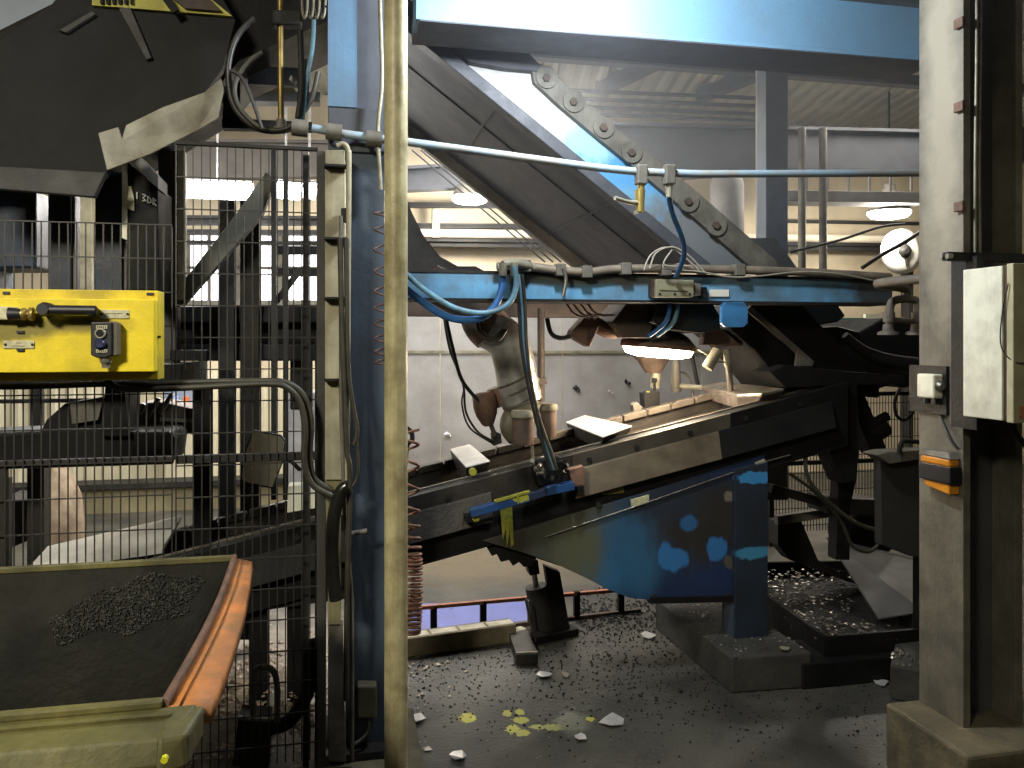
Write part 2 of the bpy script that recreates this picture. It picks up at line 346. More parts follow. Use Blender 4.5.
# bay lamps
def bay(x, y, w, rad, label, power):
    r = thing('bay_lamp', label, 'lamp', Q(x, y, w), 'round bay lamps lit in the far hall')
    c = Q(x, y, w)
    build('housing', MB().lathe(c+Z*.02, Z, [(rad, 0), (rad*.9, .05), (rad*.45, .16), (rad*.3, .24), (rad*.3, .3)]), M_grey, r)
    build('lens', MB().lathe(c-Z*.05, Z, [(rad*.5, 0), (rad*.85, .015), (rad, .05), (rad, .075)]), M_bay, r)
    build('hanger', MB().tube([c+Z*.3, Vector((c.x, c.y, 4.33))], .012, 6, False), M_soot, r)
    lamp('POINT', c-Z*.14, power, (1, .93, .8), .12)
bay(470, 199, 4.6, .19, 'round bay lamp glowing beneath the dark chute', 60)
bay(889, 214, 4.0, .22, 'round bay lamp glowing beside the near concrete coloured column', 60)
# reel: white round cable drum with black hoses
o = thing('cable_drum', 'white round cable drum with black hub under the bay lamp', 'cable drum', Q(900, 270, 2.4))
c = Q(899, 252, 4.3)
build('disc', MB().lathe(c, V*-1, [(.24, 0), (.255, .02), (.255, .06), (.18, .08), (.09, .085)]), mat('white_drum', lin(225, 222, 214), .5, 0, lin(170, 165, 150), .3, 8), o)
build('hub', MB().lathe(c-V*.08, V*-1, [(.07, 0), (.07, .04), (.03, .06)]), M_soot, o)
build('bracket', MB().bar(c-V*.1+Z*.1, c-V*.1-Z*.16+U*.03, .03, .02), M_soot, o)
build('stand', MB().box((c-W(0,0,0)).dot(U)+.14, (c-W(0,0,0)).dot(U)+.2, 4.32, 4.45, 0, 2.6), M_soot, o)
solo('black_hose', MB().tube([Q(790, 252, 2.2), Q(840, 240, 2.2), Q(880, 227, 2.2), Q(905, 224, 2.25)], .011, 8), M_dkcable, 'thin black hose rising from the column base to the white drum', 'hose')
solo('black_hose', MB().tube([Q(862, 268, 1.9), Q(880, 256, 1.9), Q(905, 242, 1.9), Q(920, 232, 1.95)], .016, 8), M_dkcable, 'thicker black hose curving up across the white drum', 'hose')
# strip lamps on the left
for i, (x0, x1, w, lab) in enumerate([(182, 253, 3.6, 'long glowing strip lamp behind the mesh fence, nearest the pale upright'), (272, 300, 3.6, 'short glowing strip lamp between the fence bars'), (303, 316, 3.6, 'smallest glowing strip lamp, beside the cream post')]):
    r = thing('strip_lamp', lab, 'lamp', Q(x0, 190, w), 'strip lamps behind the fence')
    build('tube', MB().tube([Q(x0, 189, w), Q(x1, 192, w)], .075, 12, False), M_tube, r)
    build('housing', MB().bar(Q(x0, 182, w+.05), Q(x1, 185, w+.05), .09, .05), M_farlt, r)
    build('hanger', MB().tube([Q((x0+x1)/2, 183, w+.05), Vector((*Q((x0+x1)/2, 183, w+.05).xy, 4.33))], .01, 6, False), M_farlt, r)
lamp('POINT', Q(218, 200, 3.4), 70, (1, .97, .92), .2)

# ================================================================= MACHINE: inclined chute (upper conveyor)
WC = .15
n1, n2 = Q(402, 28, WC), Q(694, 266, WC)
def tof(x, y): return (Q(x, y, WC)-n1).dot((n2-n1).normalized())/(n2-n1).length
def CH(t, dw, dn):       # along the chute, across, and square to its slope
    d = (n2-n1); nn = d.normalized().cross(V).normalized()
    if nn.z < 0: nn = -nn
    return n1 + d*t + V*dw + nn*dn
M_chute = mat('dark_chute_belly', lin(56, 58, 64), .6, .1, lin(76, 76, 80), .3, 4, 0, .15)
bb = []
sky = lin(84, 150, 200)
for x, y, a_, b_, c_ in [(606, 158, .20, .06, sky), (628, 176, .16, .05, sky), (592, 142, .10, .05, lin(150, 196, 214)), (655, 206, .16, .07, sky), (668, 226, .12, .07, sky), (636, 206, .12, .05, lin(110, 160, 190)), (740, 262, .2, .05, sky), (690, 245, .3, .12, lin(112, 116, 118))]:
    bb.append((Q(x, y, WC), (a_*1.4, a_*1.4, b_*1.9), c_, .3, 14))
M_faded = mat('faded_sky_blue_paint', lin(206, 206, 202), .5, .05, lin(158, 158, 154), .5, 7, .3, .15, 60, blots=bb)
ch = thing('inclined_chute', 'big steep conveyor chute with faded blue side and dark belly', 'conveyor chute', n2)
def chbox(t0, t1, w0, w1, d0, d1): return MB().hexa([CH(t0,w0,d0), CH(t1,w0,d0), CH(t1,w1,d0), CH(t0,w1,d0), CH(t0,w0,d1), CH(t1,w0,d1), CH(t1,w1,d1), CH(t0,w1,d1)])
build('belly', chbox(-.12, 1.0, .05, 1.52, .05, .09), M_chute, ch)
build('edge_flange', chbox(-.12, 1.04, -.03, .06, -.005, .055), mat('dusty_flange', lin(84, 86, 92), .5, .2, lin(62, 64, 70), .4, 8), ch, .004)
build('far_edge', chbox(-.12, .99, 1.50, 1.56, -.02, .06), M_grey, ch)
build('side_plate', MB().qp([(395, 14), (430, 14), (480, 40), (530, 60), (546, 66), (600, 125), (666, 178), (765, 262), (700, 270), (640, 222), (560, 158)], WC, .03), M_faded, ch)
build('far_side_plate', chbox(-.12, .99, 1.52, 1.55, .05, .30), M_grey, ch)
for t in (.30, .72): build('cross_rib', chbox(t, t+.008, .06, 1.5, .04, .055), M_chute, ch)
build('belly_seam', chbox(-.1, .98, .55, .56, .043, .052), M_chute, ch)
build('side_strip', MB().qp([(530, 58), (548, 68), (575, 92), (600, 115), (666, 166), (700, 194), (778, 262), (778, 270), (752, 268), (690, 214), (640, 172), (598, 138), (560, 106), (534, 82)], WC-.04, .04), M_grey, ch, .003)
for k, (x, y) in enumerate(((547, 77), (574, 101), (604, 127), (632, 152), (689, 201), (717, 225))):
    t = tof(x, y); l = build('lug', MB().lathe(Q(x, y, WC-.052), V, [(.055, 0), (.055, .02)], 20), M_grey, ch, .003)
    build('bolt', MB().lathe(Q(x, y, WC-.068), V, [(.020, 0), (.020, .02)], 6), M_brown, ch)
build('top_cover', MB().qp([(385, -10), (425, 5), (505, 22), (520, 42), (546, 72), (503, 68), (470, 62), (405, 10)], WC-.05, 1.5), M_chute, ch, .004)  # dark sheet put in for the beam's shadow on the chute side

# top blue crane beam
tb = thing('overhead_beam', 'large pale blue overhead beam glaring in the lamp light', 'beam', Q(670, 35, -.35))
s0 = (Q(419, 15, -.35)-W(0,0,0)).dot(U); s1 = (Q(935, 55, -.35)-W(0,0,0)).dot(U); zb = Q(419, 15, -.35).z
M_topb = mat('sky_blue_beam_paint', lin(128, 180, 216), .42, .05, lin(126, 160, 184), .35, 2.5, 0, .1)
build('web', MB().box(s0, s1, -.30, -.28, zb, zb+.26), M_topb, tb)
build('bottom_flange', MB().box(s0, s1, -.36, -.2, zb-.022, zb), M_topb, tb, .003)
build('top_flange', MB().box(s0, s1, -.40, -.2, zb+.255, zb+.28), M_grey, tb, .003)
build('end_plate', MB().box(s0-.012, s0, -.36, -.2, zb-.02, zb+.28), M_topb, tb)
build('lower_box', MB().box(s0, s1, -.19, .0, zb+.0, zb+.1), M_far, tb)
build('flange_underside', MB().box(s0, s1, -.365, -.12, zb-.03, zb-.022), M_far, tb, .002)
# a lamp fitting above the frame carries the key light
kl = thing('work_lamp', 'round work lamp hung in front of the blue overhead beam', 'lamp', (.28, 2.92, 3.1))
build('shade', MB().lathe(Vector((.28, 2.92, 3.08)), Z, [(.13, 0), (.12, .06), (.05, .12)]), M_grey, kl)
build('hanger', MB().tube([Vector((.28, 2.92, 3.18)), Vector((.28, 2.92, 4.33))], .012, 6, False), M_soot, kl)

# mid blue beam
mb_ = thing('blue_support_beam', 'long mid height blue beam carrying hoses above the conveyor', 'beam', Q(650, 300, -.1))
sa = (Q(400, 272, -.1)-W(0,0,0)).dot(U); sb = (Q(893, 280, -.1)-W(0,0,0)).dot(U); z1 = Q(640, 276, -.1).z; z0 = Q(640, 300, -.1).z
build('web', MB().box(sa, sb, -.095, -.08, z0, z1), M_beam, mb_)
build('top_flange', MB().box(sa, sb, -.1, .10, z1, z1+.012), M_soot, mb_)
build('bottom_flange', MB().box(sa, sb, -.1, .10, z0-.012, z0), M_soot, mb_)
build('back_web', MB().box(sa, sb, .08, .095, z0, z1), M_soot, mb_)
build('name_plate', MB().qp([(710, 289.5), (729, 289.5), (729, 296.5), (710, 296.5)], -.105, .01), mat('bright_plate', lin(235, 230, 215), .4, .2, bump=0), mb_)
build('gusset', MB().qp([(707, 287), (701, 287), (701, 298), (707, 298)], -.12, .03), M_plastic, mb_)
solo('bracket_plate', MB().qp([(726, 302), (744, 302), (748, 306), (748, 323), (744, 327), (726, 327), (722, 323), (722, 306)], -.13, .03), mat('clean_blue_paint', lin(70, 140, 200), .5, 0, lin(60, 110, 160), .3, 9), 'small square blue plate with cut corners hanging below the beam', 'plate', bev=.003)
# far side parallel beam behind robot (brown strip)
solo('rear_beam', MB().qp([(400, 298), (640, 303), (640, 318), (400, 316)], 1.1, .12), M_brown, 'dark brown beam above the robot, behind the blue beam', 'beam', bev=.004)
# conduit on the blue beam with fittings
cd = thing('conduit', 'dusty brown conduit lying along the top of the blue beam', 'pipe', Q(700, 268, -.12))
build('tube', MB().tube([Q(x, y, -.13) for x, y in ((497, 267), (530, 267), (565, 271), (590, 272), (620, 269), (700, 269), (800, 272), (890, 277))], .021, 10), mat('dusty_conduit', lin(132, 120, 104), .6, .1, lin(92, 84, 74), .4, 12), cd)
for x, y in ((525, 266), (560, 270), (586, 272), (625, 269), (665, 270), (738, 270)):
    build('clamp', MB().bar(Q(x-5, y, -.13), Q(x+5, y, -.13), .056, .056), M_grey, cd, .004)
build('strap', MB().tube([Q(563, 268, -.16), Q(566, 280, -.16), Q(563, 296, -.16)], .009, 6), M_steel, cd)

# ================================================================= sloping casting conveyor
cv = thing('casting_conveyor', 'long sloping black casting conveyor carrying light metal trays', 'conveyor', W(.2, .3, 0))
S0, S1 = -2.0, 1.78
def cbox(s0, s1, w0, w1, d0, d1): return MB().box(s0, s1, w0, w1, d0, d1, C)
build('near_plate', cbox(S0, -.62, .0, .018, -.19, 0), M_black, cv, .003)  # plate split by painted tones: black where shaded, paler where lit
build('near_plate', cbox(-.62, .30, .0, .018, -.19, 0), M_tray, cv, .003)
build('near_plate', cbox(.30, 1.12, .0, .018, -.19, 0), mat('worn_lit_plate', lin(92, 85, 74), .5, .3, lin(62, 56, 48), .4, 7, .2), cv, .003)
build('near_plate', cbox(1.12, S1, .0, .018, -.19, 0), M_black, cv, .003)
build('near_ridge', cbox(S0, S1, .018, .09, -.03, .0), M_black, cv, .004)
# angled skirt, in bolted lengths, shade and light put into their tones
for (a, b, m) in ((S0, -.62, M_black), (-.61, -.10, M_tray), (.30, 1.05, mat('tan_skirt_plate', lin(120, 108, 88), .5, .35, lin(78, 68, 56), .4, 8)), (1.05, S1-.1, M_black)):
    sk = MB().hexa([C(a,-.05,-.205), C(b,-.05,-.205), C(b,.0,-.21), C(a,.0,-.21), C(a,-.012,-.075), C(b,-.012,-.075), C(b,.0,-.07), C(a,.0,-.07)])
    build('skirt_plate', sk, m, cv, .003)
build('bottom_rail', cbox(S0, S1, -.0, .05, -.33, -.19), M_black, cv, .004)
build('trough_floor', cbox(S0, S1, .09, .60, -.10, -.08), M_tray, cv)
build('inner_track', cbox(S0, S1, .26, .30, -.08, -.045), M_black, cv, .004)
build('far_plate', cbox(S0, S1, .62, .65, -.25, .0), M_tray, cv, .003)
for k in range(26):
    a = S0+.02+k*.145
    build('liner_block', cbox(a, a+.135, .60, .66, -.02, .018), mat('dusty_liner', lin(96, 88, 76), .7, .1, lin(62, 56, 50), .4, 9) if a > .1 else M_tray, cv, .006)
build('lip_strip', cbox(S0, S1, .085, .10, -.005, .008), M_steel, cv)
for s in (-1.5, -.98, -.44, -.3, .18, .38, .62, .9, 1.2, 1.5):
    build('bolt', MB().lathe(C(s, -.012, -.045), V, [(.013, 0), (.013, .015)], 6), M_soot, cv)
build('head_frame', MB().qp([(800, 392), (857, 385), (860, 440), (857, 482), (843, 484), (828, 447), (806, 452)], .05, .14), M_black, cv, .006)
build('end_hood', MB().qp([(756, 398), (786, 388), (852, 388), (846, 440), (800, 440), (760, 440)], .1, .4), M_black, cv, .008)
# return rod under the plate with hook
build('tie_rod', MB().tube([Q(545, 537, -.03), Q(640, 505, -.03), Q(760, 463, -.03), Q(790, 455, -.03)], .004, 6, False), M_steel, cv)
build('rod_end', MB().bar(Q(756, 465, -.035), Q(765, 461, -.035), .02, .025), M_pale, cv, .004)
# long frame legs behind the fence and under the conveyor
for (x, w) in ((206, .05), (258, .05), (296, .05), (222, .55)):
    t = C(0, w, 0); kx = (x-512)/815; y = (w+3.85*CA)/(CA-kx*SA); p = Vector((kx*y, y, 0)); s = (p-W(0,0,0)).dot(U)
    build('leg', MB().box(s-.04, s+.04, w, w+.08, 0, C(s, w, -.25).z), M_black, cv, .004)
build('cross_member', MB().bar(W(-1.9, .05, .42), W(-.6, .05, .52), .06, .07), M_soot, cv)

# blue hopper below the conveyor
sb_ = lambda x, y: Q(x, y, -.02)
hb = [(sb_(625, 535), (.30, .30, .22), lin(46, 84, 114), .5, 7), (sb_(600, 575), (.22, .22, .12), lin(44, 92, 128), .5, 7),
      (sb_(505, 540), (.22, .22, .24), lin(64, 62, 52), .5, 6), (sb_(570, 545), (.16, .16, .28), lin(82, 84, 66), .5, 14), (sb_(562, 505), (.3, .3, .09), lin(62, 60, 50), .4, 9),
      (sb_(700, 520), (.26, .26, .20), lin(44, 42, 40), .35, 8), (sb_(660, 500), (.2, .2, .12), lin(40, 46, 58), .4, 8),
      (sb_(665, 557), (.035, .035, .07), lin(50, 106, 160), .12, 13), (sb_(677, 560), (.05, .05, .055), lin(50, 106, 160), .12, 13),
      (sb_(717, 549), (.055, .055, .06), lin(50, 106, 160), .12, 13), (sb_(689, 523), (.05, .05, .035), lin(46, 90, 134), .2, 13),
      (sb_(729, 496), (.03, .03, .03), lin(110, 104, 92), .2, 30), (sb_(730, 562), (.03, .03, .03), lin(80, 76, 66), .2, 30)]
M_hop = mat('blue_hopper_paint', lin(30, 48, 82), .5, 0, lin(26, 38, 62), .4, 5, .25, .15, 60, blots=hb, bstr=.3)
hp = thing('blue_hopper', 'blue paint-worn hopper under the conveyor on a square leg', 'hopper', Q(752, 640, .2))
pl = MB().qp([(483, 541), (560, 518), (640, 494), (765, 455), (767, 596), (735, 598), (651, 600), (630, 598), (609, 590), (586, 578), (556, 564), (524, 553)], -.02, .02)
build('front_plate', pl, M_hop, hp, .002)
build('body', MB().qp([(500, 545), (640, 500), (765, 461), (767, 590), (735, 592), (655, 593), (615, 588), (560, 562)], .0, .60), M_navy, hp)
jag = [(483, 541), (492, 556), (497, 554), (501, 562), (509, 560), (513, 566), (519, 562), (524, 567), (533, 566), (536, 558), (560, 566), (560, 540), (520, 540)]
build('torn_flap', MB().qp(jag, .02, .03), M_rubber, hp)
build('corner_post', MB().qp([(735, 470), (768, 462), (768, 640), (735, 641)], -.05, .14), mat('dark_blue_post', lin(36, 48, 62), .5, 0, lin(32, 35, 40), .5, 5, .2, blots=[(Q(752, 478, -.05), (.09, .09, .03), lin(58, 128, 180), .1, 20), (Q(752, 553, -.05), (.09, .09, .032), lin(60, 126, 160), .15, 20)]), hp, .003)
build('brace', MB().qp([(735, 597), (741, 597), (735, 610), (735, 641), (733, 641), (733, 612)], -.04, .1), M_column, hp)
build('base_edge', MB().qp([(651, 598), (736, 596), (736, 602), (651, 604)], -.035, .55), M_black, hp)
for x, y in ((599, 505), (729, 596), (655, 597), (737, 547)): build('bolt', MB().lathe(Q(x, y, -.035), V, [(.014, 0), (.014, .016)], 6), M_soot, hp)
tg = build('tag_plate', MB().qp([(631, 500), (649, 495), (649, 503), (632, 508)], -.032, .012), M_label, hp)
build('warning_label', MB().qp([(603, 486), (624, 482), (624, 493), (603, 495)], -.012+.0, .006), mat('dirty_warning', lin(96, 86, 34), .6, 0, lin(50, 44, 26), .4, 30), hp)
build('drip_marks', None or (lambda m: m)(MB().prism([Q(500, 508, -.026), Q(512, 505, -.026), Q(514, 545, -.026), Q(511, 547, -.026), Q(510, 530, -.026), Q(507, 548, -.026), Q(506, 528, -.026), Q(503, 540, -.026)], V*.005)), mat('yellow_drips', lin(160, 158, 56), .6, 0, lin(110, 110, 40), .4, 60), hp, label='dried yellow paint drips')
# blue box tube along the skirt
bt = thing('blue_box_tube', 'blue box section tube with yellow paint clamped along the conveyor side', 'tube', C(-.1, -.1, -.25))
t1, t2, t3, t4 = Q(470, 513, -.1), Q(528, 497, -.1), Q(546, 491, -.1), Q(573, 485, -.1)
M_tub = mat('deep_blue_tube', lin(38, 74, 124), .45, 0, lin(30, 48, 80), .3, 9, blots=[(Q(519, 497, -.1), (.05, .05, .02), lin(170, 168, 60), .12, 30)])
build('body', MB().bar(t1, t2, .05, .036), M_tub, bt, .003)
build('dark_middle', MB().bar(t2, t3, .045, .034), M_navy, bt, .003)
build('end_piece', MB().bar(t3, t4, .05, .038), M_tub, bt, .003)
build('clamp_plate', MB().qp([(569, 470), (584, 466), (586, 486), (580, 490), (574, 487), (571, 478)], -.09, .06), M_rust, bt, .003)
build('clamp_bolt', MB().qp([(577, 487), (584, 486), (584, 491), (578, 492)], -.12, .05), M_black, bt)
build('lower_bracket', MB().qp([(465, 516), (478, 515), (478, 522), (466, 523)], -.1, .06), M_black, bt, label='black bracket splashed yellow')
build('splash', MB().qp([(474, 515), (480, 514), (479, 521), (474, 522), (472, 519)], -.105, .005), MATS['yellow_drips'], bt)
build('paint_edge', MB().prism([Q(495, 501, -.128), Q(530, 491, -.128), Q(530, 493, -.128), Q(495, 503, -.128)], V*.03), MATS['yellow_drips'], bt)
build('paint_run', MB().prism([Q(517, 495, -.13), Q(519, 494, -.13), Q(519, 504, -.13), Q(517.6, 504, -.13)], V*.005), MATS['yellow_drips'], bt)

# ingots and tray on the conveyor
def slab(px, th, m, label, cat, name='metal_plate', dots=None):
    tops = [Vector(p) for p in px]
    r = thing(name, label, cat, tops[0]-Z*th)
    cen = sum(tops, Vector())/len(tops)
    low = [cen+(p-cen)*.82-Z*th for p in tops]
    n = len(tops)
    b = MB().add(tops+low, [tuple(range(n)), tuple(range(2*n-1, n-1, -1))]+[(i, (i+1) % n, (i+1) % n+n, i+n) for i in range(n)])
    build('block', b, MATS['black_steel'] if m is None else m, r, .004)
    build('top_skin', MB().prism(tops, Z*.006), M_bright, r, .002, label='bright molten-smooth aluminium surface')
    return r
def onC(px, py, dz):      # pixel on the plane of the conveyor raised by dz
    o_ = Vector((0, 0, 1.65)); d = Vector(((px-512)/815, 1, -(py-340)/815)); p0 = C(0, 0, dz); nn = (C(1, 0, dz)-p0).cross(V)
    t = (p0-o_).dot(nn)/d.dot(nn); return o_+d*t
r = slab([onC(450, 450, .05), onC(470, 445, .05), onC(490, 462, .05), onC(466, 468, .05)], .075, M_tray, 'small aluminium ingot in its dark mould left of the robot', 'ingot', 'aluminium_ingot')
build('yellow_mark', MB().lathe(onC(472, 471, .03)-V*.03, V, [(.018, 0), (.018, .02)], 12), MATS['yellow_drips'], r)
slab([onC(566, 423, .035), onC(585, 416, .035), onC(632, 427, .035), onC(603, 438, .035)], .07, M_tray, 'wide bright aluminium ingot standing in a mould right of the robot', 'ingot', 'aluminium_ingot')
tr = thing('ladle_tray', 'wide crusted metal tray with an upright rod near the lamp', 'tray', onC(740, 400, -.08))
tp = [onC(701, 388, .035), onC(722, 384, .035), onC(784, 391, .035), onC(762, 396, .035), onC(737, 397, .035)]
cen = sum(tp, Vector())/5
build('rim', MB().prism(tp, Z*.014), M_steel, tr, .003)
build('pan', MB().add(tp+[cen+(p-cen)*.75-Z*.07 for p in tp], [(4,3,2,1,0), (5,6,7,8,9)]+[(i, (i+1) % 5, (i+1) % 5+5, i+5) for i in range(5)]), mat('crusted_pan', lin(112, 104, 98), .55, .4, lin(86, 78, 72), .5, 16, 0, .4, 60), tr, .004)
build('rod', MB().tube([onC(731, 393, .035), Q(729, 372, .2), Q(727, 350, .2)], .017, 10, False), M_steel, tr)
build('rod_cap', MB().tube([Q(728, 366, .2), Q(726.5, 349, .2)], .02, 10, False), M_pale, tr)

# ================================================================= robot arm over the conveyor
rb = thing('industrial_robot', 'robot arm in a silver heat sleeve reaching down to the conveyor', 'robot arm', Q(525, 440, .36))
wr = .36
build('shoulder', MB().tube([Q(x, y, wr+.1) for x, y in ((478, 300), (482, 322), (492, 334))], (.11, .105), 16), M_brown, rb)
build('joint_band', MB().tube([Q(484, 322, wr+.02), Q(493, 331, wr+.01)], (.112, .112), 20, False), M_rust, rb, .006)
for dd in (0, 1): build('joint_hose', MB().tube([Q(476+dd*4, 318, wr-.1), Q(480+dd*5, 334, wr-.12), Q(492+dd*6, 340, wr-.12), Q(503+dd*3, 330, wr-.1)], .010, 8), M_cable, rb)
build('sleeve', MB().tube([Q(x, y, wr) for x, y in ((488, 328), (506, 340), (514, 362), (518, 385), (522, 402))], (.105, .108), 24), M_sleeve, rb)
for (a, b) in (((516, 377), (517, 379)), ((519, 387), (520, 389)), ((521, 398), (522, 400))):
    build('sleeve_band', MB().tube([Q(*a, wr), Q(*b, wr)], .112, 24, False), M_steel, rb)
build('wrist', MB().tube([Q(x, y, wr) for x, y in ((522, 400), (520, 415), (514, 426), (519, 437))], (.108, .06), 20), M_capgreen, rb)
def can(x, y, h, r0, w, m, top, parent):
    c = build('canister', MB().lathe(Q(x, y+h, w), Q(x, y, w)-Q(x, y+h, w), [(r0*.86, 0), (r0*.9, .01), (r0*.92, (Q(x, y, w)-Q(x, y+h, w)).length)]), m, parent)
    build('lid', MB().lathe(Q(x, y+1, w), Z, [(r0*1.06, 0), (r0*1.06, .022), (r0*.9, .034)]), top, c)
M_canb = mat('brown_canister', lin(112, 92, 80), .6, .3, lin(70, 58, 50), .5, 14)
can(523, 416, 28, .062, .22, M_canb, M_capgreen, rb)
can(546.5, 409, 28, .058, .36, M_canb, M_capgreen, rb)
build('rust_pot', MB().lathe(Q(488, 424, wr), Q(484, 398, wr)-Q(488, 424, wr), [(.02, -.01), (.032, .0), (.055, .05), (.062, .09), (.06, .15), (.035, .165)]), M_rust, rb)
build('rust_knuckle', MB().lathe(Q(500, 402, wr+.05), Q(496, 390, wr+.05)-Q(500, 402, wr+.05), [(.05, -.02), (.055, .03), (.045, .08)]), M_rust, rb)
build('pot_stem', MB().tube([Q(490, 422, wr), Q(495, 436, wr)], .012, 8, False), M_brown, rb)
build('coupling', MB().qp([(492, 434), (496, 432), (501, 434), (502, 443), (494, 446)], wr, .05), M_soot, rb)
build('tool_stub', MB().qp([(508, 432), (517, 432), (517, 443), (510, 444)], wr, .05), M_brown, rb)
build('upper_arm', MB().tube([Q(430, 282, .6), Q(456, 296, .55), Q(480, 312, .45)], (.10, .10), 16), M_brown, rb)
# curved black duct upper left behind beam
solo('curved_duct', MB().prism([Q(x, y, 1.0) for x, y in ((392, 180), (404, 190), (412, 212), (424, 236), (440, 256), (458, 266), (476, 266), (492, 275), (492, 286), (400, 286), (385, 240))], V*.35), M_soot, 'black curved guard sweeping down to the blue beam behind the yellow pipe', 'guard', bev=.01)
# cables to robot
for i, (pts, r_, lab) in enumerate([
    (((446, 318), (452, 345), (462, 380), (480, 402)), .010, 'thick dark cable dropping from the beam to the rusty pot'),
    (((444, 318), (450, 350), (463, 384), (466, 412), (478, 432), (493, 441)), .006, 'thin dark cable looping low beside the rusty pot'),
    (((464, 390), (462, 405), (470, 428), (494, 444)), .005, 'thinnest cable in the loop against the grey screen')]):
    solo('robot_cable', MB().tube([Q(x, y, .32+.03*i) for x, y in pts], r_, 7), M_dkcable, lab, 'cable')
# bundle of hoses from the beam down to the valve cluster on the conveyor edge
for i, (dx, m, lab) in enumerate(((0, M_teal, 'pale blue'), (3, M_cable, 'brown'), (-3, M_dkcable, 'black'))):
    pts = [(519+dx, 274), (522+dx, 305), (524+dx*.9, 345), (530+dx*.6, 385), (538+dx*.6, 420), (548+dx, 452), (554+dx, 470)]
    solo('drop_hose', MB().tube([Q(x, y, -.16-.01*i) for x, y in pts], .0085, 8), m, lab+' hose of the bundle hanging from the blue beam to the valves', 'hose')
vc = thing('valve_cluster', 'cluster of small pneumatic valves and fittings on the conveyor edge', 'valve', Q(545, 480, -.1))
random.seed(3)
for (x, y, k) in ((531, 462, 1), (535, 469, 1.2), (541, 464, 1), (546, 472, 1.3), (553, 458, 1), (558, 463, 1.2), (562, 468, 1), (556, 474, 1.3), (549, 466, 1), (538, 476, 1), (560, 476, .9)):
    p = Q(x, y, -.09-random.random()*.05); q = p+Vector((random.uniform(-1, 1), random.uniform(-1, 0), random.uniform(-1, 1))).normalized()*.035*k
    build('fitting', MB().cyl(p, q, .011*k, .011*k, 8), random.choice([M_pale, M_steel, M_soot, M_black]), vc, .002)
build('fitting_body', MB().qp([(533, 460), (560, 456), (564, 484), (552, 490), (537, 486)], -.05, .05), M_black, vc, .01)
build('upright_pin', MB().tube([Q(532, 446, -.08), Q(533, 465, -.08)], .008, 8, False), M_pale, vc)
# hoses looped at the left end of the beam
solo('loop_hose', MB().tube([Q(x, y, -.2) for x, y in ((400, 284), (420, 300), (445, 316), (470, 320), (490, 312), (501, 292), (503, 268))], .017, 10), M_bluehose, 'thick blue hose looping under the beam end, lower of the loops', 'hose')
solo('loop_hose', MB().tube([Q(x, y, -.24) for x, y in ((400, 268), (425, 290), (455, 308), (485, 313), (508, 304), (516, 286), (514, 266))], .013, 10), M_teal, 'pale grey blue hose looping under the beam, ending beside the fittings', 'hose')
ft = thing('hose_fittings', 'pair of grey hose couplings standing on the blue beam end', 'fitting', Q(508, 270, -.2))
for x in (503, 514): build('coupling', MB().cyl(Q(x, 276, -.22), Q(x, 263, -.22), .017, .02, 12), M_pale, ft, .002)
build('elbow', MB().tube([Q(503, 265, -.22), Q(512, 263, -.2), Q(530, 266, -.14)], .02, 10), M_pale, ft)

# lamp under the beam
wl = thing('machine_lamp', 'warm glowing oval lamp under the blue beam above the conveyor', 'lamp', Q(658, 350, .25))
c = Q(658, 349, .3); R0 = .19
def oval(prof, c0):
    b = MB().lathe(Vector((0,0,0)), Z, prof, 32); b.v = [c0+U*(v.x*1.0)+V*(v.y*.8)+Z*(v.z - .085*v.x*1.0) for v in b.v]; return b
build('lens', oval([(R0*.6, -.045), (R0*.92, -.03), (R0, 0), (R0*.98, .02)], c), M_glow, wl)
build('housing', oval([(R0*1.04, .015), (R0*1.06, .03), (R0*.85, .075), (R0*.4, .12), (R0*.3, .17)], c), M_brown, wl)
build('front_bezel', oval([(R0*1.05, .0), (R0*1.08, .012), (R0*1.05, .024)], c), M_rust, wl)
build('stem', MB().tube([c+Z*.15, c+Z*.28], .05, 12, False), M_brown, wl)
lamp('POINT', c-Z*.1, 36, (1, .80, .58), .12)
# brown tilted sensor box and its pipework
sx = thing('sensor_box', 'small rust brown box tilted beside the glowing lamp', 'box', Q(587, 330, .2))
build('body', MB().qp([(589, 313), (600, 325), (590, 347), (571, 336), (573, 330)], .18, .10), M_rust, sx, .006)
build('window', MB().qp([(590, 327), (597, 325), (593, 336), (587, 341)], .17, .02), M_brown, sx)
build('pipe', MB().tube([Q(x, y, .24) for x, y in ((592, 322), (606, 330), (618, 330), (628, 322))], .04, 12), M_rust, sx)
solo('box_cable', MB().tube([Q(x, y, .2) for x, y in ((547, 318), (551, 333), (560, 338), (572, 336))], .012, 8), M_dkcable, 'dark cable bowing down to the rusty tilted box', 'cable')
for i in range(4):
    a, b = (566+i*7, 303), (590+i*8, 318-i)
    solo('thin_conduit', MB().tube([Q(*a, .1), Q((a[0]+b[0])/2-3, 314, .1), Q(*b, .12)], .005, 6), M_brown, ['first', 'second', 'third', 'last'][i]+' thin wire from the left in the fan above the rusty box', 'wire')
solo('chute_bracket', MB().qp([(628, 302), (660, 302), (655, 322), (648, 338), (624, 338), (612, 322)], .12, .30), M_brown, 'brown angled steel bracket holding the glowing lamp', 'bracket', bev=.006)
solo('chute_plate', MB().qp([(660, 302), (712, 302), (722, 320), (720, 330), (700, 333), (672, 330), (652, 322)], .05, .25), M_soot, 'dark folded chute plate under the blue beam beside the square blue plate', 'plate', bev=.004)
solo('deflector_plate', MB().prism([Q(706, 328, .2), Q(720, 327, .2), Q(742, 346, .2), Q(703, 345, .2)], V*.1+U*.02), M_rust, 'warm lit triangular deflector plate right of the glowing lamp', 'plate', bev=.003)
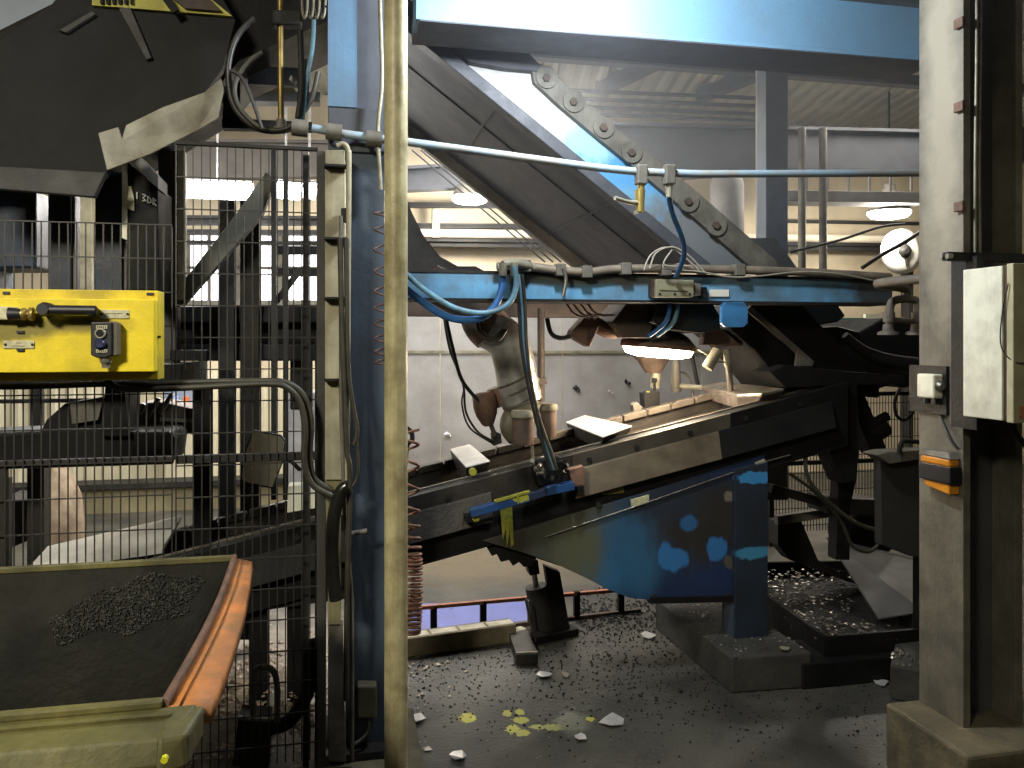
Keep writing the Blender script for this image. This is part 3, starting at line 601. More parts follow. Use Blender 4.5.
for i, x in enumerate((671, 679)):
    solo('lamp_hose', MB().tube([Q(x-1, 300, -.03), Q(x-2, 312, -.03), Q(x-7, 324, .02), Q(x-22, 336, .1)], .011, 8), [M_bluehose, M_teal][i], ['left', 'right'][i]+' one of two short hoses dropping from the grey junction box', 'hose')
# small white handset with stem
sn = thing('nozzle', 'small white capped nozzle on a thin arm right of the glowing lamp', 'nozzle', Q(712, 360, .2))
build('cap', MB().tube([Q(707, 368, .2), Q(718, 350, .2)], .03, 12, False), M_pale, sn, .006)
build('arm', MB().tube([Q(694, 347, .25), Q(703, 352, .22), Q(712, 358, .2)], .006, 6), M_steel, sn)
build('mount', MB().tube([Q(716, 362, .2), Q(726, 362, .2)], .005, 6, False), M_steel, sn)
# rear pipe with elbow, post and block on far rail
solo('rear_standpipe', MB().tube([Q(x, y, .9) for x, y in ((541, 308), (541, 350), (541, 402))], .022, 10, False), M_brown, 'brown upright bar behind the robot sleeve', 'bar')
solo('cross_clip', MB().qp([(533, 379), (546, 377), (547, 384), (534, 386)], .86, .07), M_brown, 'small brown clip crossing the upright bar', 'clip', bev=.003)
rp = thing('gas_pipe', 'grey elbow pipe running in to the conveyor behind the lamp', 'pipe', Q(676, 388, 1.0))
build('riser', MB().tube([Q(675, 350, 1.0), Q(676, 392, 1.0)], .03, 12, False), M_grey, rp)
build('run', MB().tube([Q(677, 386, 1.0), Q(690, 387, .95), Q(712, 389, .8)], .018, 10, False), M_pale, rp)
build('hose', MB().tube([Q(678, 372, 1.0), Q(686, 374, 1.0), Q(691, 384, 1.0), Q(693, 396, 1.0)], .008, 8), M_steel, rp)
build('leg', MB().tube([Q(692, 356, 1.0), Q(698, 386, 1.0)], .014, 8, False), M_soot, rp)
bp = thing('burner_post', 'dark tapered burner nozzle hanging beneath the glowing lamp', 'burner', Q(653, 400, .8))
build('cone', MB().lathe(Q(653, 356, .8), -Z, [(.13, 0), (.09, .03), (.06, .08), (.045, .10)]), M_brown, bp)
build('stem', MB().tube([Q(656, 370, .8), Q(655, 388, .8)], .03, 10, False), M_pale, bp)
bl = thing('sensor_block', 'little black sensor block with knob on the far conveyor rail', 'sensor', Q(652, 402, .7))
build('block', MB().qp([(644, 393), (660, 391), (660, 405), (645, 408)], .68, .08), M_black, bl, .004)
build('knob', MB().lathe(Q(654.5, 383, .7), Z, [(.008, -.05), (.008, 0), (.016, .008), (.012, .03)]), M_black, bl)
build('lamp_dot', MB().lathe(Q(648, 394, .7), Z, [(.015, 0), (.01, .015)]), MATS['yellow_drips'], bl)
solo('rail_clamp', MB().qp([(633, 405), (637, 402), (643, 407), (640, 412), (634, 412)], .68, .06), M_grey, 'tiny grey clamp on the far rail left of the black sensor block', 'clamp', bev=.004)
# black chutes right of the lamp, under the beam
bc = thing('discharge_chute', 'large black discharge chute mass beneath the right end of the beam', 'chute', Q(800, 440, .3))
build('sloping_leg', MB().qp([(742, 302), (800, 302), (840, 345), (880, 384), (880, 398), (788, 392), (755, 350), (730, 330)], .15, .5), M_black, bc, .01)
build('upper_shell', MB().qp([(748, 300), (835, 300), (846, 316), (838, 322), (790, 330), (760, 318)], .4, .5), M_rubber, bc, .01)
build('belly', MB().qp([(775, 330), (838, 326), (860, 332), (884, 318), (925, 318), (925, 385), (905, 388), (893, 384), (878, 390), (860, 388), (845, 384), (790, 386)], .55, .6), M_black, bc, .015)
build('front_plate', MB().qp([(770, 372), (786, 365), (858, 372), (905, 375), (905, 384), (786, 388)], .05, .2), M_black, bc, .006)
build('edge_angle', MB().bar(Q(748, 308, .12), Q(812, 364, .12), .02, .03), M_grey, bc)
build('curved_lip', MB().tube([Q(x, y, .12) for x, y in ((845, 335), (862, 350), (885, 360), (915, 366))], (.02, .05), 10), M_rubber, bc)
build('toe_plate', MB().qp([(798, 350), (813, 366), (796, 366)], .1, .02), M_grey, bc)
solo('green_panel', MB().qp([(838, 318), (866, 318), (866, 335), (838, 335)], 3.0, .04), mat('green_cloth', lin(60, 130, 110), .7), 'small green panel glimpsed beyond the black chute', 'panel')
solo('notice_board', MB().qp([(866, 314), (892, 314), (892, 336), (866, 336)], 3.0, .04), M_cabinet, 'small white panel glimpsed beyond the black chute', 'panel')
# rail on posts with valves - grey fork pipework beside the column
fk = thing('pipe_manifold', 'grey branched pipe manifold hanging beside the tall near column', 'manifold', Q(900, 350, -.5))
mf = mat('dusty_iron_pipe', lin(104, 98, 88), .6, .3, lin(74, 68, 60), .4, 12)
build('riser', MB().tube([Q(905, 300, -.5), Q(905, 289, -.5), W(1.50, -.62, Q(905, 286, -.5).z), W(1.52, -.99, Q(905, 286, -.5).z)], .020, 10), mf, fk)
build('yoke', MB().tube([Q(889, 332, -.5), Q(890, 308, -.5), Q(896, 300, -.5), Q(914, 300, -.5), Q(918, 308, -.5), Q(917, 332, -.5)], .019, 10), mf, fk)
build('cross_pipe', MB().tube([Q(888, 319, -.5), Q(918, 322, -.5)], .012, 8, False), mf, fk)
for x in (889, 917):
    build('valve_body', MB().cyl(Q(x, 322, -.5), Q(x, 312, -.5), .026, .026, 12), mf, fk, .003)
    build('foot_flange', MB().lathe(Q(x-1, 335, -.5), Z, [(.045, 0), (.045, .012), (.025, .02), (.02, .05)]), mf, fk)
    
# boxes on the beam
jb = thing('valve_block', 'grey rectangular valve block bolted to the blue beam', 'valve block', Q(675, 298, -.15))
build('body', MB().qp([(656, 279), (694, 280), (694, 297), (656, 297)], -.17, .07), mat('grey_box', lin(148, 146, 118), .6, 0, lin(110, 104, 86), .4, 14), jb, .004)
build('side_panel', MB().qp([(652, 280), (656, 280), (656, 296), (652, 296)], -.15, .05), M_brown, jb)
build('end_block', MB().qp([(695, 283), (701, 283), (701, 295), (695, 295)], -.15, .05), M_grey, jb, .002)
for x in (660, 675, 690): build('screw', MB().lathe(Q(x, 294, -.174), V, [(.006, 0), (.006, .01)], 8), M_soot, jb)
build('slot', MB().qp([(660, 290), (688, 291), (688, 291.8), (660, 290.8)], -.172, .004), M_soot, jb)
# air pipe across with valves
ap = thing('air_pipe', 'long thin pale blue air pipe crossing above the blue beam', 'pipe', Q(660, 158, -.56))
build('tube', MB().tube([Q(312, 128, -.56), Q(345, 134, -.56), Q(372, 138, -.56), Q(408, 142, -.56), Q(600, 168, -.56), Q(640, 172, -.56), Q(700, 174, -.56), Q(930, 173, -.56)], .0165, 12, False), M_airpipe, ap)
for x, y in ((300, 128), (334, 132), (374, 139)): build('union', MB().cyl(Q(x-8, y-1, -.56), Q(x+8, y+1, -.56), .032, .032, 14), M_grey, ap, .004)
for i, x in enumerate((641, 669)):
    v = build('tee', MB().bar(Q(x, 165, -.57), Q(x, 185, -.57), .045, .045), M_grey, ap, .006)
    build('nipple', MB().cyl(Q(x, 185, -.57), Q(x, 197, -.57), .016, .013, 10), M_pale if i else mat('brass', lin(170, 150, 90), .4, .7), v)
build('valve_lever', MB().tube([Q(641, 203, -.57), Q(628, 202, -.59), Q(615, 198, -.61)], .010, 8), M_pale, ap)
build('valve_body', MB().cyl(Q(640, 190, -.57), Q(640, 212, -.57), .022, .018, 12), MATS['brass'], ap, .003)
build('valve_foot', MB().bar(Q(633, 213, -.57), Q(644, 210, -.57), .02, .014), M_pale, ap)
solo('air_hose', MB().tube([Q(x, y, -.55+.07*k) for k, (x, y) in enumerate(((669, 197), (673, 215), (682, 238), (684, 254), (680, 268), (676, 277)))], .012, 8), M_bluehose, 'bright blue air hose hanging from the pipe tee to the valve block', 'hose')
for i, pts in enumerate([((644, 270), (650, 256), (662, 248), (675, 250), (690, 262), (700, 272)), ((650, 268), (656, 253), (672, 247), (688, 255), (698, 265), (706, 274)), ((665, 262), (664, 268), (680, 270), (702, 272), (730, 277), (760, 276), (800, 272), (840, 274), (880, 282)), ((672, 250), (664, 262), (668, 266), (690, 266))]):
    solo('loose_wire', MB().tube([Q(x, y, -.2-.01*i) for x, y in pts], .0045, 6), mat('pale_wire', lin(160, 152, 138), .5), ['outer arching pale wire over the valve block', 'inner arching pale wire over the valve block', 'long pale wire sagging along the right half of the beam', 'short curled pale wire above the valve block'][i], 'wire')
# distant thin conduits slanting behind lamp
for i in range(3):
    solo('sloping_conduit', MB().tube([Q(412+i*9, 150, 4.0), Q(545+i*8, 262, 4.0)], .009, 6, False), M_soot, ['lower', 'middle', 'upper'][i]+' of three thin rods slanting across the cream wall', 'rod')

# ================================================================= COLUMNS
# near right H column
upper_light = [(W(1.4, -1.12, 2.6), (.3, .09, .7), lin(160, 150, 130), .5, 6)]  # lamp light on the upper flange painted as a lighter patch
M_nearcol = mat('stained_concrete_grey_paint', lin(120, 114, 99), .65, 0, lin(80, 76, 66), .45, 8, .45, .2, 50, blots=upper_light)
nc = thing('near_column', 'large stained grey steel column on a concrete plinth', 'column', W(1.52, -1.11, .25))
build('left_flange', MB().box(1.403, 1.433, -1.229, -1.0, .25, 4.3), M_nearcol, nc, .002)
build('right_flange', MB().box(1.625, 1.655, -1.229, -1.0, .25, 4.3), M_nearcol, nc, .002)
build('web', MB().box(1.433, 1.625, -1.12, -1.10, .25, 4.3), mat('dark_web', lin(82, 82, 80), .6, 0, lin(62, 62, 62), .4, 4), nc)  # shade between the flanges put into a darker web colour
for y in (22, 106, 206):
    p = W(1.395, -1.236, 0); d = Q(966, y, -1.236); build('clip', MB().box(1.385, 1.40, -1.245, -1.20, d.z-.018, d.z+.018), M_rust, nc, .003)
for k, dw in enumerate((0, .016)):
    build('conduit', MB().tube([W(1.446+dw*1.3, -1.236, 1.93), W(1.444+dw, -1.24, 2.3), W(1.450+dw, -1.24, 2.8), W(1.446+dw, -1.24, 3.4)], .006, 8), M_pale, nc)
struct_pl = solo('column_plinth', MB().box(1.265, 1.95, -1.406, -.985, 0, .25), mat('worn_concrete', lin(118, 108, 82), .8, 0, lin(70, 66, 54), .5, 7, 0, .5, 40), 'worn concrete plinth under the large grey near column', 'plinth', bev=.012)
# cabinet
cb = thing('control_cabinet', 'cream wall cabinet with an open edge hung in front of the near column', 'cabinet', W(1.6, -1.45, 1.39))
zt, zl = Q(963, 270, -1.34).z, Q(963, 416, -1.34).z
build('body', MB().box(1.305, 1.95, -1.510, -1.34, zl, zt), M_cabinet, cb, .003)
build('door', MB().box(1.305, 1.95, -1.555, -1.527, zl-.004, zt+.004), mat('olive_cream_door', lin(196, 188, 150), .5, 0, lin(120, 110, 84), .2, 8), cb, .003)
build('door_seal', MB().box(1.312, 1.94, -1.528, -1.509, zl+.002, zt-.002), M_brown, cb)
dl = build('door_latch', MB().box(1.345, 1.385, -1.58, -1.555, zl+.205, zl+.245), M_soot, cb, .004)
build('warning_sticker', MB().box(1.325, 1.37, -1.559, -1.554, zl+.012, zl+.05), mat('faded_red_sticker', lin(180, 90, 60), .6, 0, lin(190, 160, 120), .5, 60), cb)
build('loose_wire', MB().tube([W(1.30, -1.54, zt-.06), W(1.295, -1.52, zt-.16), W(1.296, -1.515, zt-.26), W(1.31, -1.55, zt-.31), W(1.35, -1.57, zt-.315)], .002, 6), M_soot, cb)
build('top_bar', MB().bar(W(1.27, -1.30, zt+.05), W(2.0, -1.30, zt+.05), .03, .03), M_soot, cb)
build('mount_plate', MB().box(1.36, 1.385, -1.34, -1.22, zl-.05, zt+.05), M_soot, cb)
for k in range(2): build('bracket_bolt', MB().lathe(W(1.262, -1.315+.03*k, zt+.05), U, [(.009, 0), (.009, .02)], 8), M_pale, cb)
solo('cabinet_cable', MB().tube([W(1.45, -1.40, zl), W(1.44, -1.42, zl-.05), W(1.48, -1.44, zl-.10), W(1.56, -1.43, zl-.09), W(1.60, -1.40, zl)], .011, 8), M_soot, 'dark cable looping below the cream cabinet', 'cable')
# junction box on column
jx = thing('switch_box', 'small cream switch box on the side of the near column', 'switch box', W(1.36, -1.1, 1.45))
a = Q(918, 402, -1.05)
build('body', MB().box(1.352, 1.400, -1.14, -1.05, Q(925, 398, -1.1).z, Q(925, 374, -1.1).z), M_cabinet, jx, .006)
build('switch', MB().lathe(W(1.376, -1.14, Q(940, 386, -1.13).z), -V, [(.02, 0), (.02, .008), (.012, .02)], 14), M_steel, jx)
build('back_plate', MB().box(1.39, 1.403, -1.16, -.96, Q(925, 414, -1.1).z, Q(925, 366, -1.1).z), M_soot, jx)
build('gland', MB().cyl(W(1.37, -1.085, Q(925, 398, -1.1).z), W(1.37, -1.085, Q(925, 404, -1.1).z), .012, .012, 10), M_soot, jx)
solo('switch_cable', MB().tube([Q(938, 404, -1.10), Q(942, 420, -1.13), Q(950, 438, -1.18), Q(958, 449, -1.21)], .0055, 8), M_dkcable, 'thin cable from the cream switch box down to the beacon', 'cable')
be = thing('warning_beacon', 'amber beacon with a black band clipped to the near column', 'beacon', W(1.37, -1.12, 1.2))
def bz(y): return Q(940, y, -1.12).z
M_amber = mat('amber_plastic', lin(232, 150, 40), .35, 0, lin(190, 120, 40), .3, 14, 0, .05)
build('upper_lens', MB().box(1.358, 1.402, -1.215, -1.06, bz(464), bz(455)), M_amber, be, .01)
build('band', MB().box(1.352, 1.402, -1.225, -1.06, bz(480), bz(463)), M_plastic, be, .004)
build('lower_lens', MB().prism([W(1.36, -1.21, bz(480)), W(1.36, -1.07, bz(480)), W(1.36, -1.09, bz(486)), W(1.36, -1.21, bz(490))], U*.042), M_amber, be, .003)
build('top_cap', MB().hexa([W(1.355,-1.22,bz(456)), W(1.402,-1.22,bz(456)), W(1.402,-1.05,bz(456)), W(1.355,-1.05,bz(456)), W(1.365,-1.2,bz(449)), W(1.402,-1.2,bz(449)), W(1.402,-1.07,bz(450)), W(1.365,-1.07,bz(450))]), M_grey, be, .004)

# yellowed standing pipe
yp = thing('standing_pipe', 'thick yellowed standing pipe in front of the blue column', 'pipe', D(396, 838, 2.7))
p0 = Vector((D(396, 340, 2.7).x, 2.7, 0))
build('tube', MB().tube([p0, p0+Z*4.3], .0385, 32, False), M_pipe, yp)
# blue column behind it
bcx = thing('blue_column', 'dirty blue steel column beside the yellowed pipe', 'column', Q(365, 740, -.5))
sA = (Q(346, 400, -.5)-W(0,0,0)).dot(U); sB = (Q(385, 400, -.5)-W(0,0,0)).dot(U)
build('shaft', MB().box(sA, sB, -.5, -.25, .06, Q(360, 150, -.5).z), M_column, bcx, .003)
sC = (Q(328, 60, -.5)-W(0,0,0)).dot(U); sD = (Q(357, 60, -.5)-W(0,0,0)).dot(U)
build('upper_flange', MB().box(sC, sD, -.52, -.50, Q(340, 108, -.5).z, 4.3), mat('mid_blue_flange', lin(92, 126, 156), .5, 0, lin(84, 104, 122), .4, 4, .3), bcx)
build('upper_web', MB().box(sD, sB+.02, -.44, -.42, Q(360, 150, -.5).z, 4.3), M_far, bcx)
build('upper_back', MB().box(sC, sB, -.30, -.25, Q(360, 150, -.5).z, 4.3), M_far, bcx)
build('splice_plate', MB().box(sC, sB, -.515, -.40, Q(340, 152, -.5).z, Q(340, 108, -.5).z), M_far, bcx, .004)
build('base_plate', MB().box(sA-.06, sB+.05, -.58, -.2, .03, .06), M_soot, bcx)
build('edge_conduit', MB().tube([Q(381, 190, -.56), Q(378, 130, -.56), Q(382, 80, -.56), Q(380, 0, -.56), Q(381, -60, -.56)], .008, 8), M_pale, bcx)
build('outlet_box', MB().qp([(357, 686), (377, 686), (377, 719), (357, 719)], -.56, .06), mat('khaki_box', lin(92, 88, 66), .6, 0, lin(66, 62, 48), .4, 10), bcx, .008)
build('outlet_cable', MB().tube([Q(369, 719, -.55), Q(368, 732, -.56), Q(358, 742, -.58), Q(352, 745, -.6)], .007, 8), M_cable, bcx)
solo('column_footing', MB().box(sA-.12, sB+.14, -.72, -.15, 0, .03), MATS['worn_concrete'], 'rough pale concrete footing below the blue column', 'footing', bev=.01)
# cream post next to fence
cp = thing('cream_post', 'cream coloured square post between the fence and the blue column', 'post', Q(335, 760, -.6))
build('upper_post', MB().qp([(325, 150), (345, 150), (345, 480), (325, 480)], -.62, .08), M_cream, cp, .003)
build('lower_post', MB().qp([(325, 480), (341, 480), (341, 625), (328, 625), (328, 600)], -.61, .07), mat('olive_cream_post', lin(124, 118, 84), .6, 0, lin(90, 84, 60), .4, 7, .3), cp, .003)
build('stump', MB().qp([(328, 625), (343, 625), (346, 762), (328, 762)], -.60, .06), M_grey, cp, .003)
build('arched_pipe', MB().tube([Q(x, y, -.66) for x, y in ((337, 146), (343, 144), (348, 150), (349, 170), (348, 320), (347, 480))], .010, 10), M_cream, cp)
build('thin_rod', MB().tube([Q(341, 216, -.66), Q(341, 400, -.66), Q(345, 520, -.66), Q(352, 600, -.66), Q(352, 760, -.62)], .008, 8, False), M_grey, cp)
for y in (165, 238, 298, 380): build('strap', MB().box(*(lambda a, b: (a, b))((Q(324, y, -.66)-W(0,0,0)).dot(U), (Q(350, y, -.66)-W(0,0,0)).dot(U)), -.665, -.61, Q(330, y, -.66).z-.004, Q(330, y, -.66).z+.004), M_soot, cp)
build('hinge', MB().qp([(341, 208), (346, 208), (346, 222), (341, 222)], -.66, .03), M_plastic, cp)
solo('curved_guard_tube', MB().tube([Q(x, y, -.70) for x, y in ((347, 486), (341, 492), (335, 510), (332, 540), (333, 575), (336, 600))], .024, 12), mat('polished_black_tube', lin(62, 62, 56), .2, .7, lin(30, 30, 28), .4, 6, 0, .05), 'shiny bent dark metal guard tube at the foot of the cable run', 'guard')
solo('stub_peg', MB().tube([Q(349, 534, -.62), Q(367, 531, -.62)], .010, 10, False), M_grey, 'short grey peg poking across the blue column', 'peg')
for i, pts in enumerate([((340, 238), (342, 330), (345, 400), (347, 450), (350, 480), (347, 600), (346, 700)), ((346, 238), (348, 360), (352, 400), (357, 430), (354, 445)), ((356, 432), (358, 460), (357, 478), (350, 490))]):
    solo('hanging_cable', MB().tube([Q(x, y, -.68) for x, y in pts], [.010, .009, .006][i], 8), M_cable, ['long dark cable running down the front of the cream post', 'short thick cable bulging out beside the cream post', 'thin cable tail curving beside the blue column'][i], 'cable')
# coil hoses
def coil(axis, r, turns, rad, n=14):
    pts = []; axis = [Vector(a) for a in axis]; tot = int(turns*n); sp = spline(axis, 20) if len(axis) > 2 else [axis[0]+(axis[1]-axis[0])*k/40 for k in range(41)]
    for i in range(tot+1):
        t = i/tot*(len(sp)-1); k = min(int(t), len(sp)-2); c_ = sp[k]+(sp[k+1]-sp[k])*(t-k)
        a_ = 2*pi*i/n; pts.append(c_+U*cos(a_)*r+V*sin(a_)*r)
    return MB().tube(pts, rad, 6, False)
solo('spiral_hose', coil([Q(383, 208, -.62), Q(383, 300, -.62), Q(384, 366, -.62)], .034, 10, .0042), mat('dark_red_spiral', lin(78, 54, 48), .5), 'dark stretched spiral air hose hanging left of the yellowed pipe', 'spiral hose')
solo('spiral_hose', coil([Q(410, 430, -.85), Q(411, 520, -.85), Q(413, 560, -.85)], .030, 9, .0052), M_coil, 'rusty brown spiral hose hanging right of the yellowed pipe, stretched upper length', 'spiral hose')
solo('spiral_hose', coil([Q(412.5, 560, -.85), Q(413, 600, -.85), Q(411, 632, -.85)], .032, 15, .0055), M_coil, 'bunched lower end of the rusty brown spiral hose', 'spiral hose')
solo('hanging_connector', MB().tube([Q(402, 425, -.4), Q(411, 432, -.4), Q(412, 440, -.4), Q(407, 446, -.4), Q(405, 470, -.4)], .010, 8), M_black, 'small black hose connector at the right of the yellowed pipe', 'connector')

# ================================================================= upper left: hopper, hoses
hp2 = thing('rubber_hopper', 'huge black rubber lined hopper filling the upper corner', 'hopper', Q(80, 190, .1))
build('front_sheet', MB().qp([(-60, 66), (-2, 42), (52, 4), (88, -40), (200, -40), (235, 20), (222, 70), (205, 92), (125, 128), (105, 176), (92, 185), (-60, 176)], -.08, .05), M_rubber, hp2)
build('lower_lip', MB().qp([(-60, 163), (106, 172), (94, 197), (-60, 184)], -.14, .04), mat('grey_lip', lin(58, 57, 54), .6, 0, lin(44, 43, 41), .4, 6), hp2, .004)
build('fold', MB().prism([Q(118, 8, -.10), Q(130, 6, -.10), Q(152, 58, -.10), Q(146, 60, -.10)], V*.02), mat('grey_fold', lin(44, 43, 39), .6, 0, lin(34, 33, 30), .4, 6), hp2, .004)
build('fold', MB().prism([Q(58, 30, -.10), Q(92, 10, -.10), Q(96, 14, -.10), Q(66, 33, -.10)], V*.02), MATS['grey_fold'], hp2, .004)
build('back_mass', MB().prism([Q(-60, 60, .1), Q(60, 0, .1), Q(90, -50, .1), Q(330, -50, .1), Q(330, 20, .1), Q(240, 60, .1), Q(215, 90, .1), Q(100, 160, .1), Q(-60, 170, .1)], V*.6), M_black, hp2)
ep = build('edge_plate', MB().prism([Q(98, 133, -.2), Q(118, 127, -.2), Q(122, 139, -.2), Q(126, 125, -.2), Q(163, 107, -.2), Q(205, 92, -.2), Q(221, 78, -.2), Q(224, 90, -.18), Q(218, 118, -.18), Q(198, 130, -.18), Q(150, 154, -.2), Q(107, 170, -.2)], V*.012), mat('bare_bent_plate', lin(168, 164, 148), .6, .0, lin(120, 112, 98), .45, 9), hp2, .002, label='bare grey bent edge plate with a notch')
gg = [(Q(x, y, -.06)) for x, y in ((172, 98), (178, 102), (168, 106), (180, 95))]
sp_ = MB(); random.seed(5)
for k in range(22): sp_.chunk(Q(165+random.random()*35, 88+random.random()*20, -.06), .006, (1, .5, 1))
build('metal_splash', sp_, M_steel, hp2)
# yellow gantry glimpsed above
yg = thing('yellow_gantry', 'yellow framed gantry glimpsed above the black hopper', 'gantry', Q(160, 10, .9))
gy = mat('dull_yellow_frame', lin(200, 190, 84), .6, 0, lin(110, 108, 50), .4, 8)
build('main_rail', MB().qp([(92, -22), (210, -2), (232, 16), (92, 5)], -.1, .03), gy, yg)
build('inner_panel', MB().qp([(150, -20), (205, -6), (222, 11), (185, 8)], -.12, .02), M_brown, yg)
for x in range(100, 136, 6): build('slot', MB().qp([(x, -20), (x+3, -20), (x+3, 4), (x, 3)], -.115, .02), M_black, yg)
build('diagonal_bar', MB().bar(Q(160, -10, -.14), Q(176, 12, -.14), .02, .03), M_black, yg)
# blue sheet at top-left beyond
solo('blue_awning', MB().qp([(-60, -60), (70, -60), (56, 2), (-2, 40), (-60, 66)], .9, .03), mat('blue_grey_sheet', lin(226, 236, 252), .6, 0, lin(200, 216, 240), .3, 3), 'pale blue sheet lit at the top corner behind the black hopper', 'sheet')
# columns under the hopper (dark blue), behind fence
for i, (x0, x1, w, lab) in enumerate([(48, 71, .35, 'dark navy column under the black hopper, nearer the picture edge'), (95, 122, .3, 'dark navy column under the notched edge plate')]):
    r = thing('navy_column', lab, 'column', Q((x0+x1)/2, 376, w))
    build('shaft', MB().qp([(x0, 172), (x1, 172), (x1, 376), (x0, 376)], w, .14), M_navy, r, .003)
    build('edge_flange', MB().qp([(x1, 172), (x1+4, 172), (x1+4, 376), (x1, 376)], w+.02, .02), M_grey, r)
pf = thing('platform_beam', 'dark platform beam hidden mostly behind the yellow box, carrying the navy columns', 'beam', Q(60, 385, .3))
build('beam', MB().qp([(-80, 366), (182, 364), (182, 384), (-80, 386)], .25, .5).qp([(170, 350), (207, 350), (207, 361), (170, 361)], .45, .08), M_black, pf, .004)
build('dark_casing', MB().qp([(-80, 184), (36, 190), (36, 268), (-80, 268)], .45, .3), M_navy, pf, .01)
build('dark_leg', MB().qp([(-60, 262), (-12, 262), (-12, 372), (-60, 372)], .45, .3), M_navy, pf)
for x in (-70, 202): build('post', MB().box((Q(x, 380, .45)-W(0,0,0)).dot(U)-.04, (Q(x, 380, .45)-W(0,0,0)).dot(U)+.04, .45, .53, 0, Q(x, 380, .45).z), M_black, pf)
np_ = thing('drive_housing', 'near black sloping machine housing with a faded white marking', 'housing', Q(140, 300, .1))
build('body', MB().qp([(127, 162), (158, 186), (159, 290), (127, 290)], .1, .3), M_black, np_, .004)
build('side_trim', MB().qp([(122, 160), (127, 160), (127, 240), (122, 238)], .09, .03), M_cabinet, np_)  # light catching the housing edge, painted as a white strip
build('sloping_cover', MB().prism([Q(130, 156, .06), Q(140, 156, .06), Q(158, 176, .06), Q(158, 188, .06), Q(148, 180, .06)], V*.2), M_farlt, np_)
build('paper_label', MB().qp([(128, 186), (131, 186), (134, 198), (134, 211), (127, 208)], .085, .004), M_label, np_)
def glyph(strokes, p, sx, sz, m, parent, name='lettering'):
    b = MB()
    for (x0, z0_, x1, z1_) in strokes:
        A_ = p+U*x0*sx+Z*(z0_*sz-x0*sx*.35); B_ = p+U*x1*sx+Z*(z1_*sz-x1*sx*.35)
        b.bar(A_, B_, .004, .006, V)
    return build(name, b, m, parent)
glyph([(0, 0, 0, 1), (1, 1, 1.7, 1), (1.7, 1, 1.1, .5), (1.1, .5, 1.7, .2), (1.7, .2, 1, 0), (2, 0, 2, 1), (2, 1, 2.6, .7), (2.6, .7, 2.6, .2), (2.6, .2, 2, 0), (3, 0, 3, 1), (3, 1, 3.6, .8), (3.6, .8, 3, .5), (3, .5, 3.6, 0)], Q(137, 199, .09), .022, .03, M_white, np_)
gu = thing('grey_upright', 'dusty grey upright behind the top of the mesh fence', 'upright', Q(168, 300, .5))
build('face', MB().qp([(158, 150), (177, 150), (177, 376), (158, 376)], .5, .1), mat('dusty_grey_dark', lin(70, 68, 66), .6, 0, lin(52, 50, 48), .4, 6), gu, .004)
build('lit_edge', MB().qp([(177, 150), (184, 150), (184, 300), (177, 300)], .52, .08), M_cabinet, gu, .003)  # bright light on this edge painted as a cream strip
# tangle of hoses at (230-330, 0-135)
tg_ = thing('gas_riser', 'brass coloured riser pipe with grey fittings beside the top hoses', 'pipe', Q(281, 125, -.3))
build('tube', MB().tube([Q(280, -40, -.3), Q(281, 130, -.3)], .012, 12, False), mat('brass_pipe', lin(150, 128, 72), .4, .6, lin(96, 82, 52), .4, 9), tg_)
build('lower_union', MB().lathe(Q(281, 132, -.3), Z, [(.03, 0), (.03, .02), (.02, .03), (.02, .05)]), M_grey, tg_)
build('manifold', MB().qp([(272, 9), (302, 9), (302, 24), (272, 24)], -.33, .07), M_soot, tg_, .008)
for i, (pts, r_, m, lab) in enumerate([
    (((254, 18), (238, 35), (229, 62), (230, 92), (238, 112), (256, 128), (280, 131), (296, 122), (305, 100), (307, 60)), .012, M_dkcable, 'outermost black hose of the large loop beside the brass riser'),
    (((262, 52), (248, 62), (237, 78), (235, 96), (244, 114), (262, 128), (285, 129), (300, 116), (312, 98), (318, 72)), .010, M_cable, 'inner grey hose of the large loop beside the brass riser'),
    (((314, 20), (312, 50), (306, 82), (304, 105), (302, 122)), .009, M_teal, 'pale blue hose running down inside the loop'),
    (((300, 30), (301, 60), (301, 90), (298, 118)), .012, M_soot, 'straight black hose between the brass riser and the pale hose'),
    (((230, 70), (242, 78), (252, 100), (262, 128)), .007, M_dkcable, 'thin black cable across the hose loop'),
    (((325, 6), (336, 12), (346, 18)), .004, M_black, 'short stiff black wire end against the blue column')]):
    solo('looped_hose', MB().tube([Q(x, y, -.36-.02*i) for x, y in pts], r_, 8), m, lab, 'hose')
for i in range(4):
    x = 303+i*6
    solo('hanging_coil', MB().tube([Q(x, -20, -.36), Q(x-1, 6, -.36), Q(x+1, 18, -.37), Q(x+4, 10, -.38), Q(x+5, -20, -.36)], .005, 7), M_pale, ['first', 'second', 'third', 'last'][i]+' from the left of the pale cable bights at the top edge', 'cable')
solo('hose_gantry', MB().qp([(225, 60), (240, 60), (240, 128), (222, 128)], .3, .05).qp([(248, 66), (300, 68), (300, 86), (248, 84)], .35, .04).qp([(222, 118), (312, 122), (312, 130), (222, 128)], .3, .06), M_black, 'black steel framing behind the looped hoses', 'frame')
solo('lit_girder', MB().qp([(232, 92), (320, 92), (320, 102), (232, 101)], 1.2, .1), M_farlt, 'pale lit girder seen through the hose loop', 'girder')
solo('wall_board', MB().qp([(244, 52), (318, 50), (318, 66), (244, 68)], 1.2, .05), mat('green_cream', lin(150, 150, 116), .6), 'greenish pale panel seen above the hose loop', 'panel')
solo('wall_board', MB().qp([(262, 74), (286, 72), (296, 92), (262, 92)], 1.2, .05), MATS['green_cream'], 'small greenish panel piece inside the hose loop', 'panel')
solo('tie_tag', MB().qp([(291, 75), (297, 82), (295, 85), (289, 79)], -.2, .003), M_white, 'tiny white tag tied beside the brass riser', 'tag')

